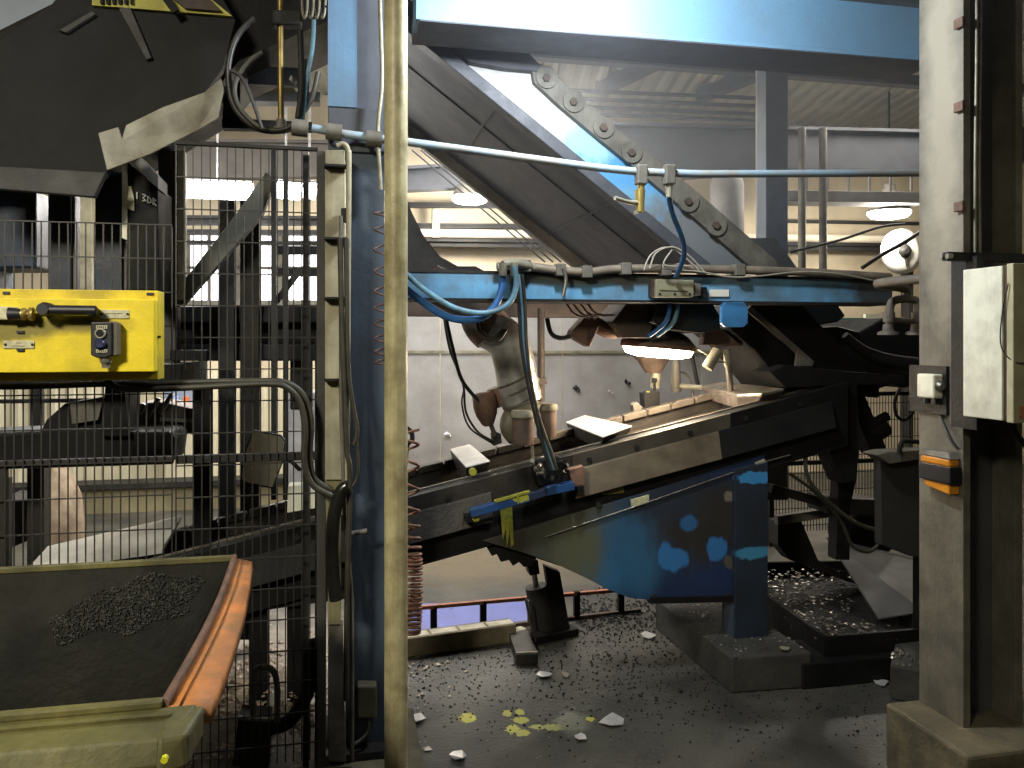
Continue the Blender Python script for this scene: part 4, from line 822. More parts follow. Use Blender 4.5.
# ================================================================= FENCE
def fence_panel(x0, x1, ytop, ybot, label, dx, dy, wf=-.587):
    r = thing('mesh_fence_panel', label, 'fence panel', Q((x0+x1)/2, ybot, wf), 'wire mesh guard fence')
    a = Q(x0, 400, wf); b = Q(x1, 400, wf); sa_, sb2 = (a-W(0,0,0)).dot(U), (b-W(0,0,0)).dot(U)
    zt_ = Q((x0+x1)/2, ytop, wf).z; zb_ = .06
    m = MB(); n = int((x1-x0)/dx)
    for k in range(n+1):
        s = sa_+(sb2-sa_)*k/n; m.bar(W(s, wf, zb_), W(s, wf, zt_), .0042, .0042)
    z = zt_; st_ = dy/815*3.0
    while z > zb_:
        m.bar(W(sa_, wf-.004, z), W(sb2, wf-.004, z), .0045, .0045); z -= st_
    build('mesh', m, M_mesh, r)
    return r, sa_, sb2, zt_
r, a_, b_, z_ = fence_panel(-60, 172, 222, 900, 'lower mesh fence panel behind the yellow box', 8.7, 33.5)
for s in (a_+.18,): build('post', MB().box(s-.02, s+.02, -.58, -.54, 0, 1.2), M_soot, r, .003)
build('mid_rail', MB().box(a_, b_, -.58, -.55, Q(80, 467, -.58).z, Q(80, 459, -.58).z), M_soot, r, .002)
r, a_, b_, z_ = fence_panel(176, 318, 148, 900, 'taller mesh fence panel beside the cream post', 8.1, 32)
build('post', MB().box(b_-.005, b_+.03, -.60, -.56, 0, z_), mat('fence_post_grey', lin(64, 62, 58), .6, .1, lin(46, 45, 42), .4, 8), r, .003)
build('mid_rail', MB().box(a_, b_, -.58, -.55, Q(250, 462, -.58).z, Q(250, 454, -.58).z), M_soot, r, .002)
build('top_rail', MB().box(a_, b_, -.60, -.58, z_, z_+.012), M_soot, r)
build('support_post', MB().box(*[(Q(x, 300, -.5)-W(0,0,0)).dot(U) for x in (303, 309)], -.52, -.48, 0, z_), M_soot, r)
solo('black_post', MB().box(*[(Q(x, 300, -.5)-W(0,0,0)).dot(U) for x in (315, 325)], -.52, -.44, 0, Q(318, 330, -.5).z), M_black, 'black square post right behind the fence edge', 'post')
solo('leaning_tube', MB().tube([Q(321, 176, -.55), Q(321, 222, -.55)], .010, 10, False), M_cabinet, 'short white tube between the fence and the cream post', 'tube')

# yellow box on the fence
yb = thing('yellow_control_box', 'bright yellow steel control box mounted on the mesh fence', 'control box', Q(80, 382, -.7))
w0 = -.82; sL = (Q(-90, 330, w0)-W(0,0,0)).dot(U); sR = (Q(155, 330, w0)-W(0,0,0)).dot(U)
zq = lambda y: Q(80, y, w0).z
build('body', MB().box(sL, sR+.002, -.78, -.68, zq(381), zq(289)), M_yellow, yb, .003)
build('front_door', MB().box(sL, sR, -.835, -.775, zq(372), zq(299)), mat('yellow_door_paint', lin(244, 216, 30), .48, 0, lin(150, 140, 28), .2, 6, .1, .1, 60, blots=[(Q(60, 325, w0), (.2, .05, .03), lin(132, 118, 36), .4, 12), (Q(10, 330, w0), (.12, .06, .05), lin(128, 116, 40), .4, 12)]), yb, .003)
for (x, y) in ((20, 332), (20, 350), (6, 293), (150, 294), (157, 337)):
    build('slot', MB().qp([(x-3.5, y-1.3), (x+3.5, y-1.3), (x+3.5, y+1.3), (x-3.5, y+1.3)], w0-.022 if x == 20 else w0+.035, .01), M_plastic, yb)
hd = build('handle', MB().tube([Q(49, 310, w0-.07), Q(96, 310.5, w0-.07)], .016, 12, False), M_plastic, yb, .003)
build('handle_knob', MB().lathe(Q(50, 310, w0-.015), -V, [(.022, 0), (.024, .05), (.018, .075)], 14), M_plastic, yb)
build('handle_end', MB().bar(Q(92, 311, w0-.01), Q(92, 311, w0-.08), .03, .03), M_plastic, yb, .004)
build('latch_body', MB().qp([(-30, 305), (15, 307), (15, 320), (-30, 319)], w0-.05, .04), M_label, yb, .004)
build('latch_sleeve', MB().cyl(Q(9, 314, w0-.05), Q(22, 314, w0-.05), .022, .016, 12), M_plastic, yb, .002)
build('latch_nut', MB().lathe(Q(22, 314, w0-.05), U, [(.02, 0), (.02, .012), (.01, .014), (.01, .02), (.022, .022), (.022, .034)], 8), MATS['brass'], yb)
def plate(pts, w, screws, lines, parent, name):
    p = build(name, MB().qp(pts, w, .006), M_label, parent, .001)
    for (x, y) in screws: build('screw', MB().lathe(Q(x, y, w-.003), V, [(.004, 0), (.004, .005)], 8), M_soot, p)
    b = MB()
    for (x0, x1, y) in lines:
        x = x0
        while x < x1:
            b.qp([(x, y-.35), (x+.9, y-.35), (x+.9, y+.35), (x, y+.35)], w-.001, .002); x += 1.5
    build('engraving', b, M_ink, p)
plate([(3, 340.5), (34, 340.5), (34, 348.5), (3, 348.5)], w0-.02, ((5, 344.5), (32, 344.5)), ((16, 22, 343), (13, 25, 346)), yb, 'engraved_plate')
plate([(100.5, 309.5), (129, 310), (129, 318.5), (100.5, 318.5)], w0-.02, ((101.5, 314), (127.5, 314)), ((106, 122, 313.5),), yb, 'name_plate')
ps = thing('push_button_station', 'black two button station on the front of the yellow box', 'push button', Q(104, 358, -.85))
build('housing', MB().qp([(90.5, 322), (112, 322), (112, 355), (106, 358), (97, 358), (90.5, 355)], w0-.07, .05), M_plastic, ps, .004)
build('side_guard', MB().qp([(112, 321), (118, 323), (118, 355), (112, 356)], w0-.06, .04), M_grey, ps, .003)
p_ = Q(100.7, 333.5, w0-.07)
rg = MB().lathe(p_, -V, [(.017, 0), (.017, .008), (.012, .009), (.012, .004)], 18); build('button_ring', rg, M_pale, ps)
build('upper_button', MB().lathe(p_, -V, [(.010, 0), (.010, .01)], 16), M_black, ps)
build('lower_button', MB().lathe(Q(100.7, 344, w0-.07), -V, [(.017, 0), (.017, .012), (.012, .016)], 18), mat('dark_blue_button', lin(24, 30, 70), .4), ps)
for y in (327, 351): build('button_label', MB().qp([(96, y-1.6), (107, y-1.6), (107, y+1.6), (96, y+1.6)], w0-.075, .004), M_label, ps)
lt = MB()
for y in (327, 351):
    for k in range(5): lt.qp([(97+k*2, y-.9), (97.8+k*2, y-.9), (97.8+k*2, y+.9), (97+k*2, y+.9)], w0-.077, .002)
build('button_lettering', lt, M_ink, ps)
build('gland', MB().lathe(Q(106, 359, w0-.045), -Z, [(.018, -.01), (.018, .012), (.013, .014), (.013, .03)], 12), M_pale, ps)
# cables from yellow box
for i, (pts, r_) in enumerate([
    (((106, 362), (106, 372), (110, 383), (125, 389), (160, 389), (200, 387), (240, 385), (270, 384), (286, 387), (300, 402), (305, 430), (304, 460), (312, 484), (332, 496)), .0115),
    (((-30, 387), (40, 386), (100, 384), (150, 384), (200, 382), (250, 381), (275, 381), (290, 384), (304, 396), (311, 420), (310, 455), (314, 478), (332, 490)), .0115)]):
    solo('box_feed_cable', MB().tube([Q(x, y, -.66-.03*(1-i)) for x, y in pts], r_, 10), M_cable, ['thick grey cable from the push button station along the fence to the post', 'thick grey cable passing below the yellow box and bending down at the post'][i], 'cable')

# ================================================================= BIN
bn = thing('tipping_bin', 'large open scrap bin with an orange side rim and olive front rim', 'bin', (-1.6, 1.9, 0))
zr = .98
fr_ = G(233, 558, zr); nr_ = G(162, 706, zr)
def edge(t, off=0):          # inner edge of the side rim from far to near, gently bowed
    p = fr_.lerp(nr_, t); return p + U*(.014*sin(pi*t)+off)
FL = fr_-U*1.9; NL = nr_-U*1.9
N_ = 14
# inner lining: side wall, far wall, near wall sloping to a floor
bot = .42
inn = [edge(t/N_) for t in range(N_+1)]
low = [p.lerp(Vector(((fr_+nr_)/2-U*.8).to_tuple()), .33)*1 for p in inn]
low = [Vector((p.x, p.y, bot)) for p in low]
m = MB(); n = len(inn); m.add(inn+low, [(i, i+1, i+1+n, i+n) for i in range(n-1)], True)
build('side_wall', m, M_binin, bn)
m = MB(); FLl = Vector((FL.x, FL.y, 0)) - V*.25 + Z*bot; NLl = Vector((NL.x, NL.y, 0)) + V*.15 + Z*bot
K = 12
grid = [[FL.lerp(inn[0], i/K).lerp(FLl.lerp(low[0], i/K), j/6)-V*(.03*sin(pi*j/6)) for i in range(K+1)] for j in range(7)]
m.add([p for r2 in grid for p in r2], [(j*(K+1)+i, j*(K+1)+i+1, (j+1)*(K+1)+i+1, (j+1)*(K+1)+i) for j in range(6) for i in range(K)], True)
build('far_wall', m, M_binin, bn)
build('near_wall', MB().add([NL, inn[-1], low[-1], NLl], [(0, 1, 2, 3)]), M_binin, bn)
build('bin_floor', MB().add([FLl, low[0], low[-1], NLl], [(0, 1, 2, 3)]), M_binin, bn)
build('outer_shell', MB().prism([NL-V*.03, inn[-1]-V*.03+U*.02, low[-1]-V*.05+U*.0-Z*.2, NLl-V*.05-Z*.2], -V*.01), M_olive, bn)
m = MB(); so = [edge(t/N_, .03) for t in range(N_+1)]; sl = [p+U*.03-Z*.22 for p in low]
m.add(so+sl, [(i, i+1, i+1+n, i+n) for i in range(n-1)], True); build('side_shell', m, M_soot, bn)
# orange sloping rim with a raised inner bead
m = MB(); o1 = [edge(t/N_, .004)+Z*.0 for t in range(N_+1)]; o2 = [edge(t/N_, .055+.028*(t/N_))-Z*.014 for t in range(N_+1)]; o3 = [p-Z*.025+U*.004 for p in o2]; o4 = [p-Z*.03 for p in o1]
vs = o1+o2+o3+o4
fs = []
for i in range(N_):
    for a2, b2 in ((0, 1), (1, 2), (2, 3), (3, 0)): fs.append((a2*n+i, a2*n+i+1, b2*n+i+1, b2*n+i))
fs += [(0, n, 2*n, 3*n), (n-1, 2*n-1, 3*n-1, 4*n-1)]
m.add(vs, fs, True); build('side_rim', m, M_orange, bn, label='orange painted curved rim')
build('rim_bead', MB().tube([p+Z*.004 for p in o1], .009, 8), M_rust, bn)
far_r = MB().bar(FL+Z*.0, fr_+U*.0, .018, .018); build('far_rim', far_r, M_olive, bn, .003)
# near rim: flat olive channel
A0, A1 = NL-V*.0, inn[-1]+U*.062
build('near_rim', MB().hexa([A0-V*.11-Z*.05, A1-U*.03-V*.11-Z*.06, A1-Z*.04, A0-Z*.04, A0-V*.09-Z*.012, A1-U*.03-V*.09-Z*.016, A1, A0]), M_olive, bn, .006)
build('rim_bead_front', MB().bar(A0+Z*.006, A1-U*.06+Z*.006, .02, .016), M_olive, bn, .004)
build('corner_lug', MB().hexa([A1-V*.12-U*.05-Z*.07, A1+U*.0-V*.10-Z*.07, A1+U*.012-Z*.06, A1-U*.06-Z*.06, A1-V*.10-U*.05-Z*.014, A1-U*.004-V*.09-Z*.014, A1+U*.014-Z*.004, A1-U*.06-Z*.002]), M_olive, bn, .008)
build('bolt_head', MB().lathe(A1-U*.03-V*.135-Z*.03, -V, [(.006, 0), (.006, .01)], 8), mat('fresh_yellow', lin(220, 220, 40), .5), bn)
# crust on far wall
cr = MB(); random.seed(11)
def fw(u, v): # on far wall
    return FL.lerp(inn[0], u).lerp(FLl.lerp(low[0], u), v)-V*(.03*sin(pi*v)+.004)
for k in range(6500):
    a2 = random.uniform(.70, .975); b2 = random.uniform(.04, .50)
    e = ((a2-.875)/.10)**2+((b2-.18-(.90-a2)*.5)/.13)**2+noise.noise(Vector((a2*22, b2*14, 0)))*.7
    if e < 1: cr.chunk(fw(a2, b2), random.uniform(.002, .0048), (1.2, .6, 1))
build('slag_crust', cr, M_crust, bn, kind='stuff')
for sx_ in (-.1, -1.5):
    for wy in (.2, .75):
        q = fr_.lerp(nr_, wy)+U*(-.55+sx_*.6); build('leg', MB().bar(Vector((q.x, q.y, 0)), Vector((q.x, q.y, bot)), .06, .06), M_soot, bn)

# ================================================================= THROUGH THE FENCE: left machinery
ml = thing('roller_conveyor', 'dark horizontal machine beams seen through the tall fence', 'machine frame', Q(240, 600, .6))
build('top_beam', MB().qp([(120, 306), (330, 306), (330, 323), (120, 323)], .80, .2), M_black, ml, .01)
build('drum', MB().tube([Q(120, 336, 1.0), Q(335, 333, 1.0)], .11, 18, False), M_black, ml)
build('bottom_beam', MB().qp([(120, 344), (330, 344), (330, 361), (120, 361)], .80, .2), M_black, ml, .01)
for x0, x1 in ((219, 234), (240, 259)): build('upright', MB().qp([(x0, 200), (x1, 200), (x1, 640), (x0, 640)], .74, .1), M_soot, ml, .004)
build('mid_post', MB().qp([(198, 356), (206, 356), (206, 610), (198, 610)], .8, .05), M_grey, ml)
for x0, x1 in ((271, 276), (283, 288)): build('thin_upright', MB().qp([(x0, 150), (x1, 150), (x1, 500), (x0, 500)], .5, .04), M_soot, ml)
for y in (246, 268): build('slat', MB().qp([(275, y), (326, y), (326, y+8), (275, y+8)], 1.0, .05), M_soot, ml)
build('strut', MB().bar(Q(276, 302, .55), Q(300, 270, .55), .03, .03), M_soot, ml)
solo('diagonal_brace', MB().qp([(266, 172), (275, 180), (262, 215), (182, 306), (165, 304), (230, 222)], .55, .08), mat('green_grey_brace', lin(104, 104, 92), .6, 0, lin(80, 78, 70), .4, 6), 'grey green diagonal brace leaning behind the tall fence', 'brace', bev=.003)
lc = thing('low_conveyor', 'black low conveyor body with scrap heaped on it behind the yellow box', 'conveyor', Q(80, 462, .5))
build('body', MB().qp([(-60, 436), (38, 432), (170, 432), (175, 438), (172, 463), (-60, 468)], .5, .35), M_black, lc, .01)
build('hood', MB().qp([(38, 436), (46, 420), (64, 404), (100, 398), (126, 394), (126, 436)], .5, .3), M_rubber, lc, .01)
build('neck', MB().qp([(106, 380), (124, 380), (128, 436), (100, 436)], .45, .2), M_black, lc)
build('fin', MB().qp([(70, 404), (103, 399), (98, 420), (72, 424)], .46, .03), M_grey, lc)
sc_ = thing('scrap_bucket', 'brown open scrap bucket beyond the low black conveyor', 'bucket', Q(180, 432, .9))
build('shell', MB().qp([(128, 434), (136, 404), (160, 402), (200, 410), (198, 434)], .9, .3), M_brown, sc_, .006)
build('rim', MB().qp([(160, 418), (200, 420), (200, 423), (160, 421)], .88, .04), M_pale, sc_)
for i, (x, y) in enumerate(((133, 412), (147, 406), (160, 402))):
    build('paddle', MB().bar(Q(x, y+12, .85), Q(x+12, y-8, .85), .05, .02), M_steel, sc_)
# mirror
mr = thing('safety_mirror', 'tilted hexagonal dark framed mirror behind the tall fence', 'mirror', Q(262, 488, .3))
mp_ = [(253, 430), (281, 435), (286, 441), (283, 462), (273, 489), (242, 483), (240, 478), (243, 455)]
build('frame', MB().qp(mp_, .3, .03), M_plastic, mr, .004)
cx_, cy_ = 263, 460
build('glass', MB().qp([(cx_+(x-cx_)*.93, cy_+(y-cy_)*.93) for x, y in mp_], .29, .012), mat('mirror_glass', lin(210, 196, 160), .45, .6, bump=0), mr)
build('arm', MB().bar(Q(285, 455, .32), Q(300, 470, .4), .015, .015), M_soot, mr)
# shiny sheet lower left + white scrap
solo('bright_sheet', MB().hexa([Q(28, 568, .25)-Z*.02, Q(162, 549, .25)-Z*.02, Q(182, 515, .55)-Z*.02, Q(48, 546, .6)-Z*.02, Q(28, 568, .25), Q(162, 549, .25), Q(182, 515, .55), Q(48, 546, .6)]), mat('white_sheet', lin(240, 238, 234), .4, .1, lin(205, 202, 196), .3, 10, 0, 0), 'large bright white metal sheet sloping behind the orange rimmed bin', 'sheet')
solo('white_box', MB().qp([(288, 486), (318, 484), (318, 508), (287, 513)], .15, .1), M_cabinet, 'small white box on the conveyor behind the tall fence', 'box', bev=.004)
vcab = thing('vehicle_cab', 'cab of a parked vehicle far beyond the mesh fence, with a rounded bluish window', 'vehicle', Q(180, 500, 4.95))
build('body', MB().box((Q(164, 470, 4.95)-W(0,0,0)).dot(U), (Q(193, 470, 4.95)-W(0,0,0)).dot(U), 4.94, 5.2, 0, Q(180, 408, 4.94).z), M_corr, vcab, .02)
build('window', MB().qp([(163, 366), (172, 360), (184, 366), (192, 386), (196, 408), (163, 408)], 4.88, .05), mat('smoky_window', lin(140, 150, 165), .2, 0, lin(100, 110, 130), .4, 4), vcab)
for i, (x, y, c_) in enumerate(((172, 396, (150, 170, 220)), (183, 397, (220, 110, 50)), (181, 408, (220, 200, 40)))):
    build('marker_light', MB().qp([(x, y), (x+6, y), (x+6, y+4), (x, y+4)], 4.84, .03), mat('marker%d' % i, lin(*c_), .4), vcab, label=['pale blue', 'orange red', 'yellow'][i]+' light')
solo('plastic_bag', MB().lathe(Q(60, 585, 2.2), Z, [(.10, 0), (.14, .1), (.15, .4), (.13, .6), (.07, .75), (.03, .85)], 14), mat('rosy_bag', lin(150, 134, 112), .7, 0, lin(104, 86, 70), .5, 12, 0, .6, 14), 'crumpled pinkish bulk bag standing beyond the fence', 'bag')
solo('dark_pallet_rack', MB().qp([(0, 478), (8, 478), (8, 570), (0, 570)], 1.0, .06).qp([(27, 462), (44, 462), (44, 570), (27, 570)], 1.0, .1).qp([(0, 500), (30, 500), (30, 540), (0, 552)], 1.2, .3), M_soot, 'dark uprights at the far left behind the fence', 'frame')
solo('thin_rail', MB().qp([(-20, 400), (110, 398), (110, 402), (-20, 404)], 1.5, .04), M_soot, 'thin dark rail below the yellow box against the ribbed cladding', 'rail')
solo('rack_post', MB().qp([(30, 386), (41, 386), (41, 436), (30, 436)], 1.5, .06), M_soot, 'short dark post below the yellow box against the ribbed cladding', 'post')
kb = thing('low_wall', 'low ochre grey wall with a dark ledge in front of the ribbed cladding', 'low wall', Q(190, 500, 4.7))
k0, k1, kz = (Q(-80, 486, 4.6)-W(0,0,0)).dot(U), (Q(372, 486, 4.6)-W(0,0,0)).dot(U), Q(190, 486, 4.6).z
build('wall_block', MB().box(k0, k1, 4.62, 4.8, 0, kz), mat('ochre_concrete', lin(140, 130, 98), .8, 0, lin(100, 92, 70), .5, 2), kb)
build('ledge', MB().box(k0, k1, 4.56, 4.84, kz, kz+.05), M_soot, kb)
far_beam([(170, 138), (345, 140), (345, 176), (170, 178)], 4.9, .15, mat('louvre_grey', lin(104, 98, 92), .7, 0, lin(82, 78, 74), .4, 5), 'grey ribbed duct above the strip lamps behind the tall fence', 'ceiling_duct', 'duct')
for yy, hh2, lab in ((215, 9, 'upper'), (229, 5, 'middle'), (240, 4, 'lower')):
    far_beam([(176, yy), (345, yy+1), (345, yy+hh2+1), (176, yy+hh2)], 4.5, .1, M_soot, lab+' of three dark rails below the strip lamps behind the fence', 'wall_rail', 'rail')
solo('wall_cupboard', MB().box(*[(Q(x, 400, 5.2)-W(0,0,0)).dot(U) for x in (68, 92)], 5.2, 5.45, Q(80, 300, 5.2).z, Q(80, 180, 5.2).z), M_cream, 'cream wall cupboard glimpsed between the navy columns', 'cupboard', bev=.01)
solo('electric_cabinet', MB().qp([(284, 392), (326, 392), (326, 543), (284, 543)], 3.0, .3), M_farlt, 'light grey cabinet behind the tall fence near the cream post', 'cabinet', bev=.01)
solo('black_motor', MB().qp([(290, 350), (312, 350), (312, 410), (290, 410)], .9, .15), M_black, 'black motor unit behind the fence above the mirror', 'motor', bev=.01)

# floor items behind fence: slag heap, pump box, hoses
sh = MB(); random.seed(21)
for k in range(1400):
    x = random.gauss(0, .34); y = random.gauss(0, .32); hh = .10*math.exp(-(x*x+y*y)/.12)
    c_ = G(262, 690); sh.chunk((c_.x+x, c_.y+y, max(.006, hh*random.random())), random.uniform(.006, .02), (1.2, 1, .5))
solo('slag_flakes', sh, mat('pale_slag', lin(226, 208, 188), .4, .2, lin(140, 124, 108), .5, 30, 0, .3), 'heap of pale glittering metal flakes on the floor behind the fence', 'metal flakes', kind='stuff')
pb = thing('pump_box', 'small grey steel box with scrap on top inside the fence foot', 'box', G(255, 760))
build('body', MB().qp([(238, 720), (270, 722), (268, 768), (232, 766)], -.50, .14), M_soot, pb, .004)
build('lid', MB().hexa([Q(238, 720, -.52), Q(270, 722, -.52), Q(272, 716, -.36), Q(240, 714, -.36)]+[p+Z*.01 for p in (Q(238, 720, -.52), Q(270, 722, -.52), Q(272, 716, -.36), Q(240, 714, -.36))]), M_grey, pb)
solo('bent_rail', MB().tube([Q(x, y, -.48) for x, y in ((253, 718), (253, 690), (254, 672), (262, 667), (272, 670), (277, 684), (277, 722))], .012, 10), M_grey, 'bent grey hoop rail standing behind the small grey box', 'rail')
solo('floor_hose', MB().tube([Q(x, y, -.45) for x, y in ((316, 640), (314, 668), (304, 700), (288, 722), (270, 728), (258, 735))], .028, 12), M_black, 'thick black hose curving to the floor inside the fence', 'hose')

# ================================================================= FLOOR MIDDLE
ld = thing('orange_ladder', 'orange ladder lying on its edge on the floor under the conveyor', 'ladder', G(500, 632))
tl, tr2 = G(414, 638), G(640, 612)
hh = .165
build('side_rail', MB().bar(tl+Z*hh, tr2+Z*(hh-.02), .03, .02), mat('orange_ladder_paint', lin(200, 120, 90), .6, 0, lin(120, 84, 64), .5, 14), ld, .003)
build('side_rail', MB().bar(tl+Z*.012, tr2+Z*.012, .03, .02), M_brown, ld, .003)
for k in range(8):
    p = tl.lerp(tr2, .08+k*.207) if k < 5 else None
    if p: build('rung', MB().bar(p+Z*.01, p+Z*hh, .035, .03), M_black, ld)
solo('blue_tarp', MB().add([G(400, 634)+Z*.012, G(560, 622)+Z*.012, G(552, 603)+Z*.012, G(400, 606)+Z*.012, G(400, 634)+Z*.002, G(560, 622)+Z*.002, G(552, 603)+Z*.002, G(400, 606)+Z*.002], [(0,1,2,3), (7,6,5,4), (0,1,5,4), (1,2,6,5), (2,3,7,6), (3,0,4,7)]), mat('periwinkle_sheet', lin(116, 124, 190), .35, 0, lin(100, 106, 150), .3, 3), 'flat periwinkle blue sheet on the floor behind the ladder', 'sheet')  # stands for a wet patch; the blue reflection is painted on
tmb = thing('timber_beam', 'whitish old timber lying on the floor in front of the ladder', 'timber', G(460, 650))
ta, tb_ = G(400, 655)+Z*.05, G(513, 639)+Z*.05
build('body', MB().bar(ta, tb_, .11, .10), M_wood, tmb, .008)
for k in range(4): 
    a2, b2 = ta.lerp(tb_, k*.25+.01)+Z*.045, ta.lerp(tb_, k*.25+.24)+Z*.045
    build('pale_edge', MB().bar(a2, b2, .07, .012), mat('pale_chalky_edge', lin(205, 198, 180), .8, 0, lin(150, 142, 120), .4, 14), tmb, .003)
solo('wood_offcut', MB().bar(G(508, 641)+Z*.03, G(524, 637)+Z*.03, .06, .05), MATS['pale_chalky_edge'], 'small pale offcut touching the end of the timber', 'offcut', bev=.006)
hc = thing('hydraulic_cylinder', 'black hydraulic cylinder standing on the floor below the hopper tip', 'cylinder', G(543, 640))
pb1, pb0 = Q(536, 586, .66), Q(546, 632, .66)
build('barrel', MB().cyl(pb0, pb1, .07, .062, 18), M_soot, hc, .006)
build('piston_rod', MB().cyl(pb1, Q(532, 560, .66), .016, .016, 10), M_steel, hc)
build('clevis', MB().qp([(526, 560), (538, 560), (540, 574), (530, 576)], .64, .08), M_black, hc, .004)
build('base', MB().bar(G(530, 641)+Z*.02, G(572, 632)+Z*.02, .14, .04), M_black, hc, .004)
solo('support_strut', MB().qp([(545, 566), (560, 572), (571, 634), (556, 638)], .62, .06), M_black, 'slanting black support strut beside the hydraulic cylinder', 'strut', bev=.003)
for i, pts in enumerate([((529, 600), (531, 612), (532, 630), (528, 656)), ((526, 600), (530, 620), (536, 640), (534, 658))]):
    solo('cylinder_hose', MB().tube([Q(x, y, .55-.02*i) for x, y in pts], .007, 7), M_cable, ['outer', 'inner'][i]+' thin hose drooping from the black hydraulic cylinder', 'hose')
cn = thing('steel_channel', 'open black steel channel lying on the floor before the cylinder', 'channel', G(520, 662))
c1, c2, c3, c4 = G(516, 665), G(538, 664), G(528, 640), G(509, 642)
build('tray', MB().hexa([c1, c2, c3, c4, c1+Z*.055, c2+Z*.055, c3+Z*.055, c4+Z*.055]), M_tray, cn, .003)
build('lip', MB().bar(c1+Z*.058, c2+Z*.058, .01, .012), M_steel, cn)
# plinth with leg foot, right
pg = [lin(60, 58, 52)]
pt = thing('machine_plinth', 'dark low concrete plinth carrying the leg of the blue hopper', 'plinth', G(730, 690))
P1, P2, P3 = G(731, 694), G(812, 688), G(655, 628)
hz_ = .17
vec = P3-P1
P4 = P2+vec*.9
build('block', MB().hexa([P1, P2, P4, P3]+[p+Z*hz_ for p in (P1, P2, P4, P3)]), mat('dark_concrete', lin(64, 62, 56), .8, 0, lin(40, 39, 36), .5, 6, 0, .5, 30), pt, .01)
cr2 = MB(); random.seed(4)
for k in range(160):
    a2, b2 = random.random(), random.random(); cr2.chunk(P1.lerp(P2, a2).lerp(P3.lerp(P4, a2), b2)+Z*(hz_+.003), random.uniform(.003, .012), (1, 1, .5))
build('rubble', cr2, M_steel, pt, kind='stuff')
# low black ledge trays at right with debris
ty = thing('scrap_tray', 'low black steel tray filled with glittering metal scrap', 'tray', G(820, 660))
T1, T2, T3, T4 = G(808, 658, .12), G(905, 652, .12), G(858, 566, .12), G(765, 572, .12)
T1 = G(763, 600, .25); T1, T2, T3, T4 = G(826, 636, .22), G(925, 628, .22), G(872, 560, .22), G(762, 562, .22)
T0 = G(758, 588, .22)
ring = [T0, T1, T2, T3, T4]
build('pan', MB().add([Vector((p.x, p.y, .13)) for p in ring]+[Vector((p.x, p.y, .0)) for p in ring], [(0,1,2,3,4), (9,8,7,6,5)]+[(i, (i+1) % 5, (i+1) % 5+5, i+5) for i in range(5)]), M_black, ty)
for i in range(5):
    a2, b2 = ring[i], ring[(i+1) % 5]
    build('side', MB().bar(Vector((a2.x, a2.y, .11)), Vector((b2.x, b2.y, .11)), .022, .22), M_black, ty, .003)
g2 = MB(); random.seed(9)
for k in range(800):
    a2 = random.random(); b2 = random.random()**1.6
    p = T0.lerp(T1, a2).lerp(T4.lerp(T3, a2), b2); 
    if random.random() < .25: p = T1.lerp(T2, random.random()*.8).lerp(p, random.random()*.3)
    g2.chunk((p.x, p.y, .14+random.random()*.05), random.uniform(.004, .018), (1.3, 1, .4))
build('metal_scrap', g2, mat('glitter_scrap', lin(170, 165, 155), .3, .8, lin(80, 76, 70), .55, 30), ty, kind='stuff')
build('step', MB().prism([G(803, 690), G(905, 680), G(905, 680)+Z*.12, G(803, 690)+Z*.12], V*.3), M_black, ty, .005)
solo('sloping_sheet', MB().hexa([Q(878, 620, .1), Q(925, 612, -.1), Q(918, 560, .4), Q(826, 538, .7)]+[p+Z*.006 for p in (Q(878, 620, .1), Q(925, 612, -.1), Q(918, 560, .4), Q(826, 538, .7))]), mat('grey_chute_sheet', lin(62, 60, 56), .55, .2, lin(46, 44, 42), .4, 5), 'dark grey steel sheet sloping down over the scrap tray', 'sheet')
# grey machine box right, hopper wheel etc.
gb = thing('grey_machine_box', 'dark grey steel machine box with a lid handle beside the near column', 'machine box', Q(895, 560, -.3))
build('body', MB().qp([(880, 454), (935, 458), (935, 560), (910, 556), (881, 545)], -.3, .05), mat('charcoal_box', lin(54, 53, 50), .6, .1, lin(42, 41, 38), .4, 5), gb, .006)
build('lid', MB().qp([(876, 455), (888, 452), (935, 450), (935, 457), (890, 464)], -.36, .11), M_grey, gb, .003)
build('handle', MB().tube([Q(899, 454, -.38), Q(901, 444, -.38), Q(906, 441, -.38), Q(925, 443, -.38)], .011, 8), M_black, gb)
build('leg', MB().box(*[(Q(x, 560, -.28)-W(0,0,0)).dot(U) for x in (924, 938)], -.28, -.2, 0, Q(930, 550, -.28).z), M_black, gb)
dr = thing('drive_unit', 'black angled drive unit at the upper end of the conveyor', 'drive unit', Q(865, 440, .3))
build('arm', MB().qp([(852, 396), (864, 392), (886, 446), (888, 456), (874, 456), (862, 430)], .25, .12), M_black, dr, .006)
build('motor', MB().tube([Q(868, 436, .3), Q(884, 426, .3)], .06, 16, False), M_black, dr, .006)
build('shaft', MB().tube([Q(872, 424, .28), Q(887, 416, .28)], .028, 12, False), M_black, dr, .004)
fs_ = thing('head_stand', 'black braced stand under the upper end of the conveyor', 'stand', Q(830, 560, .4))
build('post', MB().qp([(840, 440), (856, 440), (856, 482), (850, 510), (850, 560), (836, 560)], .2, .08), M_black, fs_, .004)
build('cross_arm', MB().bar(Q(770, 488, .3), Q(850, 510, .3), .05, .05), M_soot, fs_)
build('box_end', MB().qp([(828, 498), (880, 500), (880, 516), (828, 514)], .2, .2), M_soot, fs_, .004)
build('lower_arm', MB().bar(Q(776, 520, .5), Q(830, 512, .5), .04, .05), M_grey, fs_)
build('guard_plate', MB().qp([(778, 522), (800, 518), (818, 560), (870, 590), (790, 560), (778, 545)], .6, .1), M_soot, fs_)
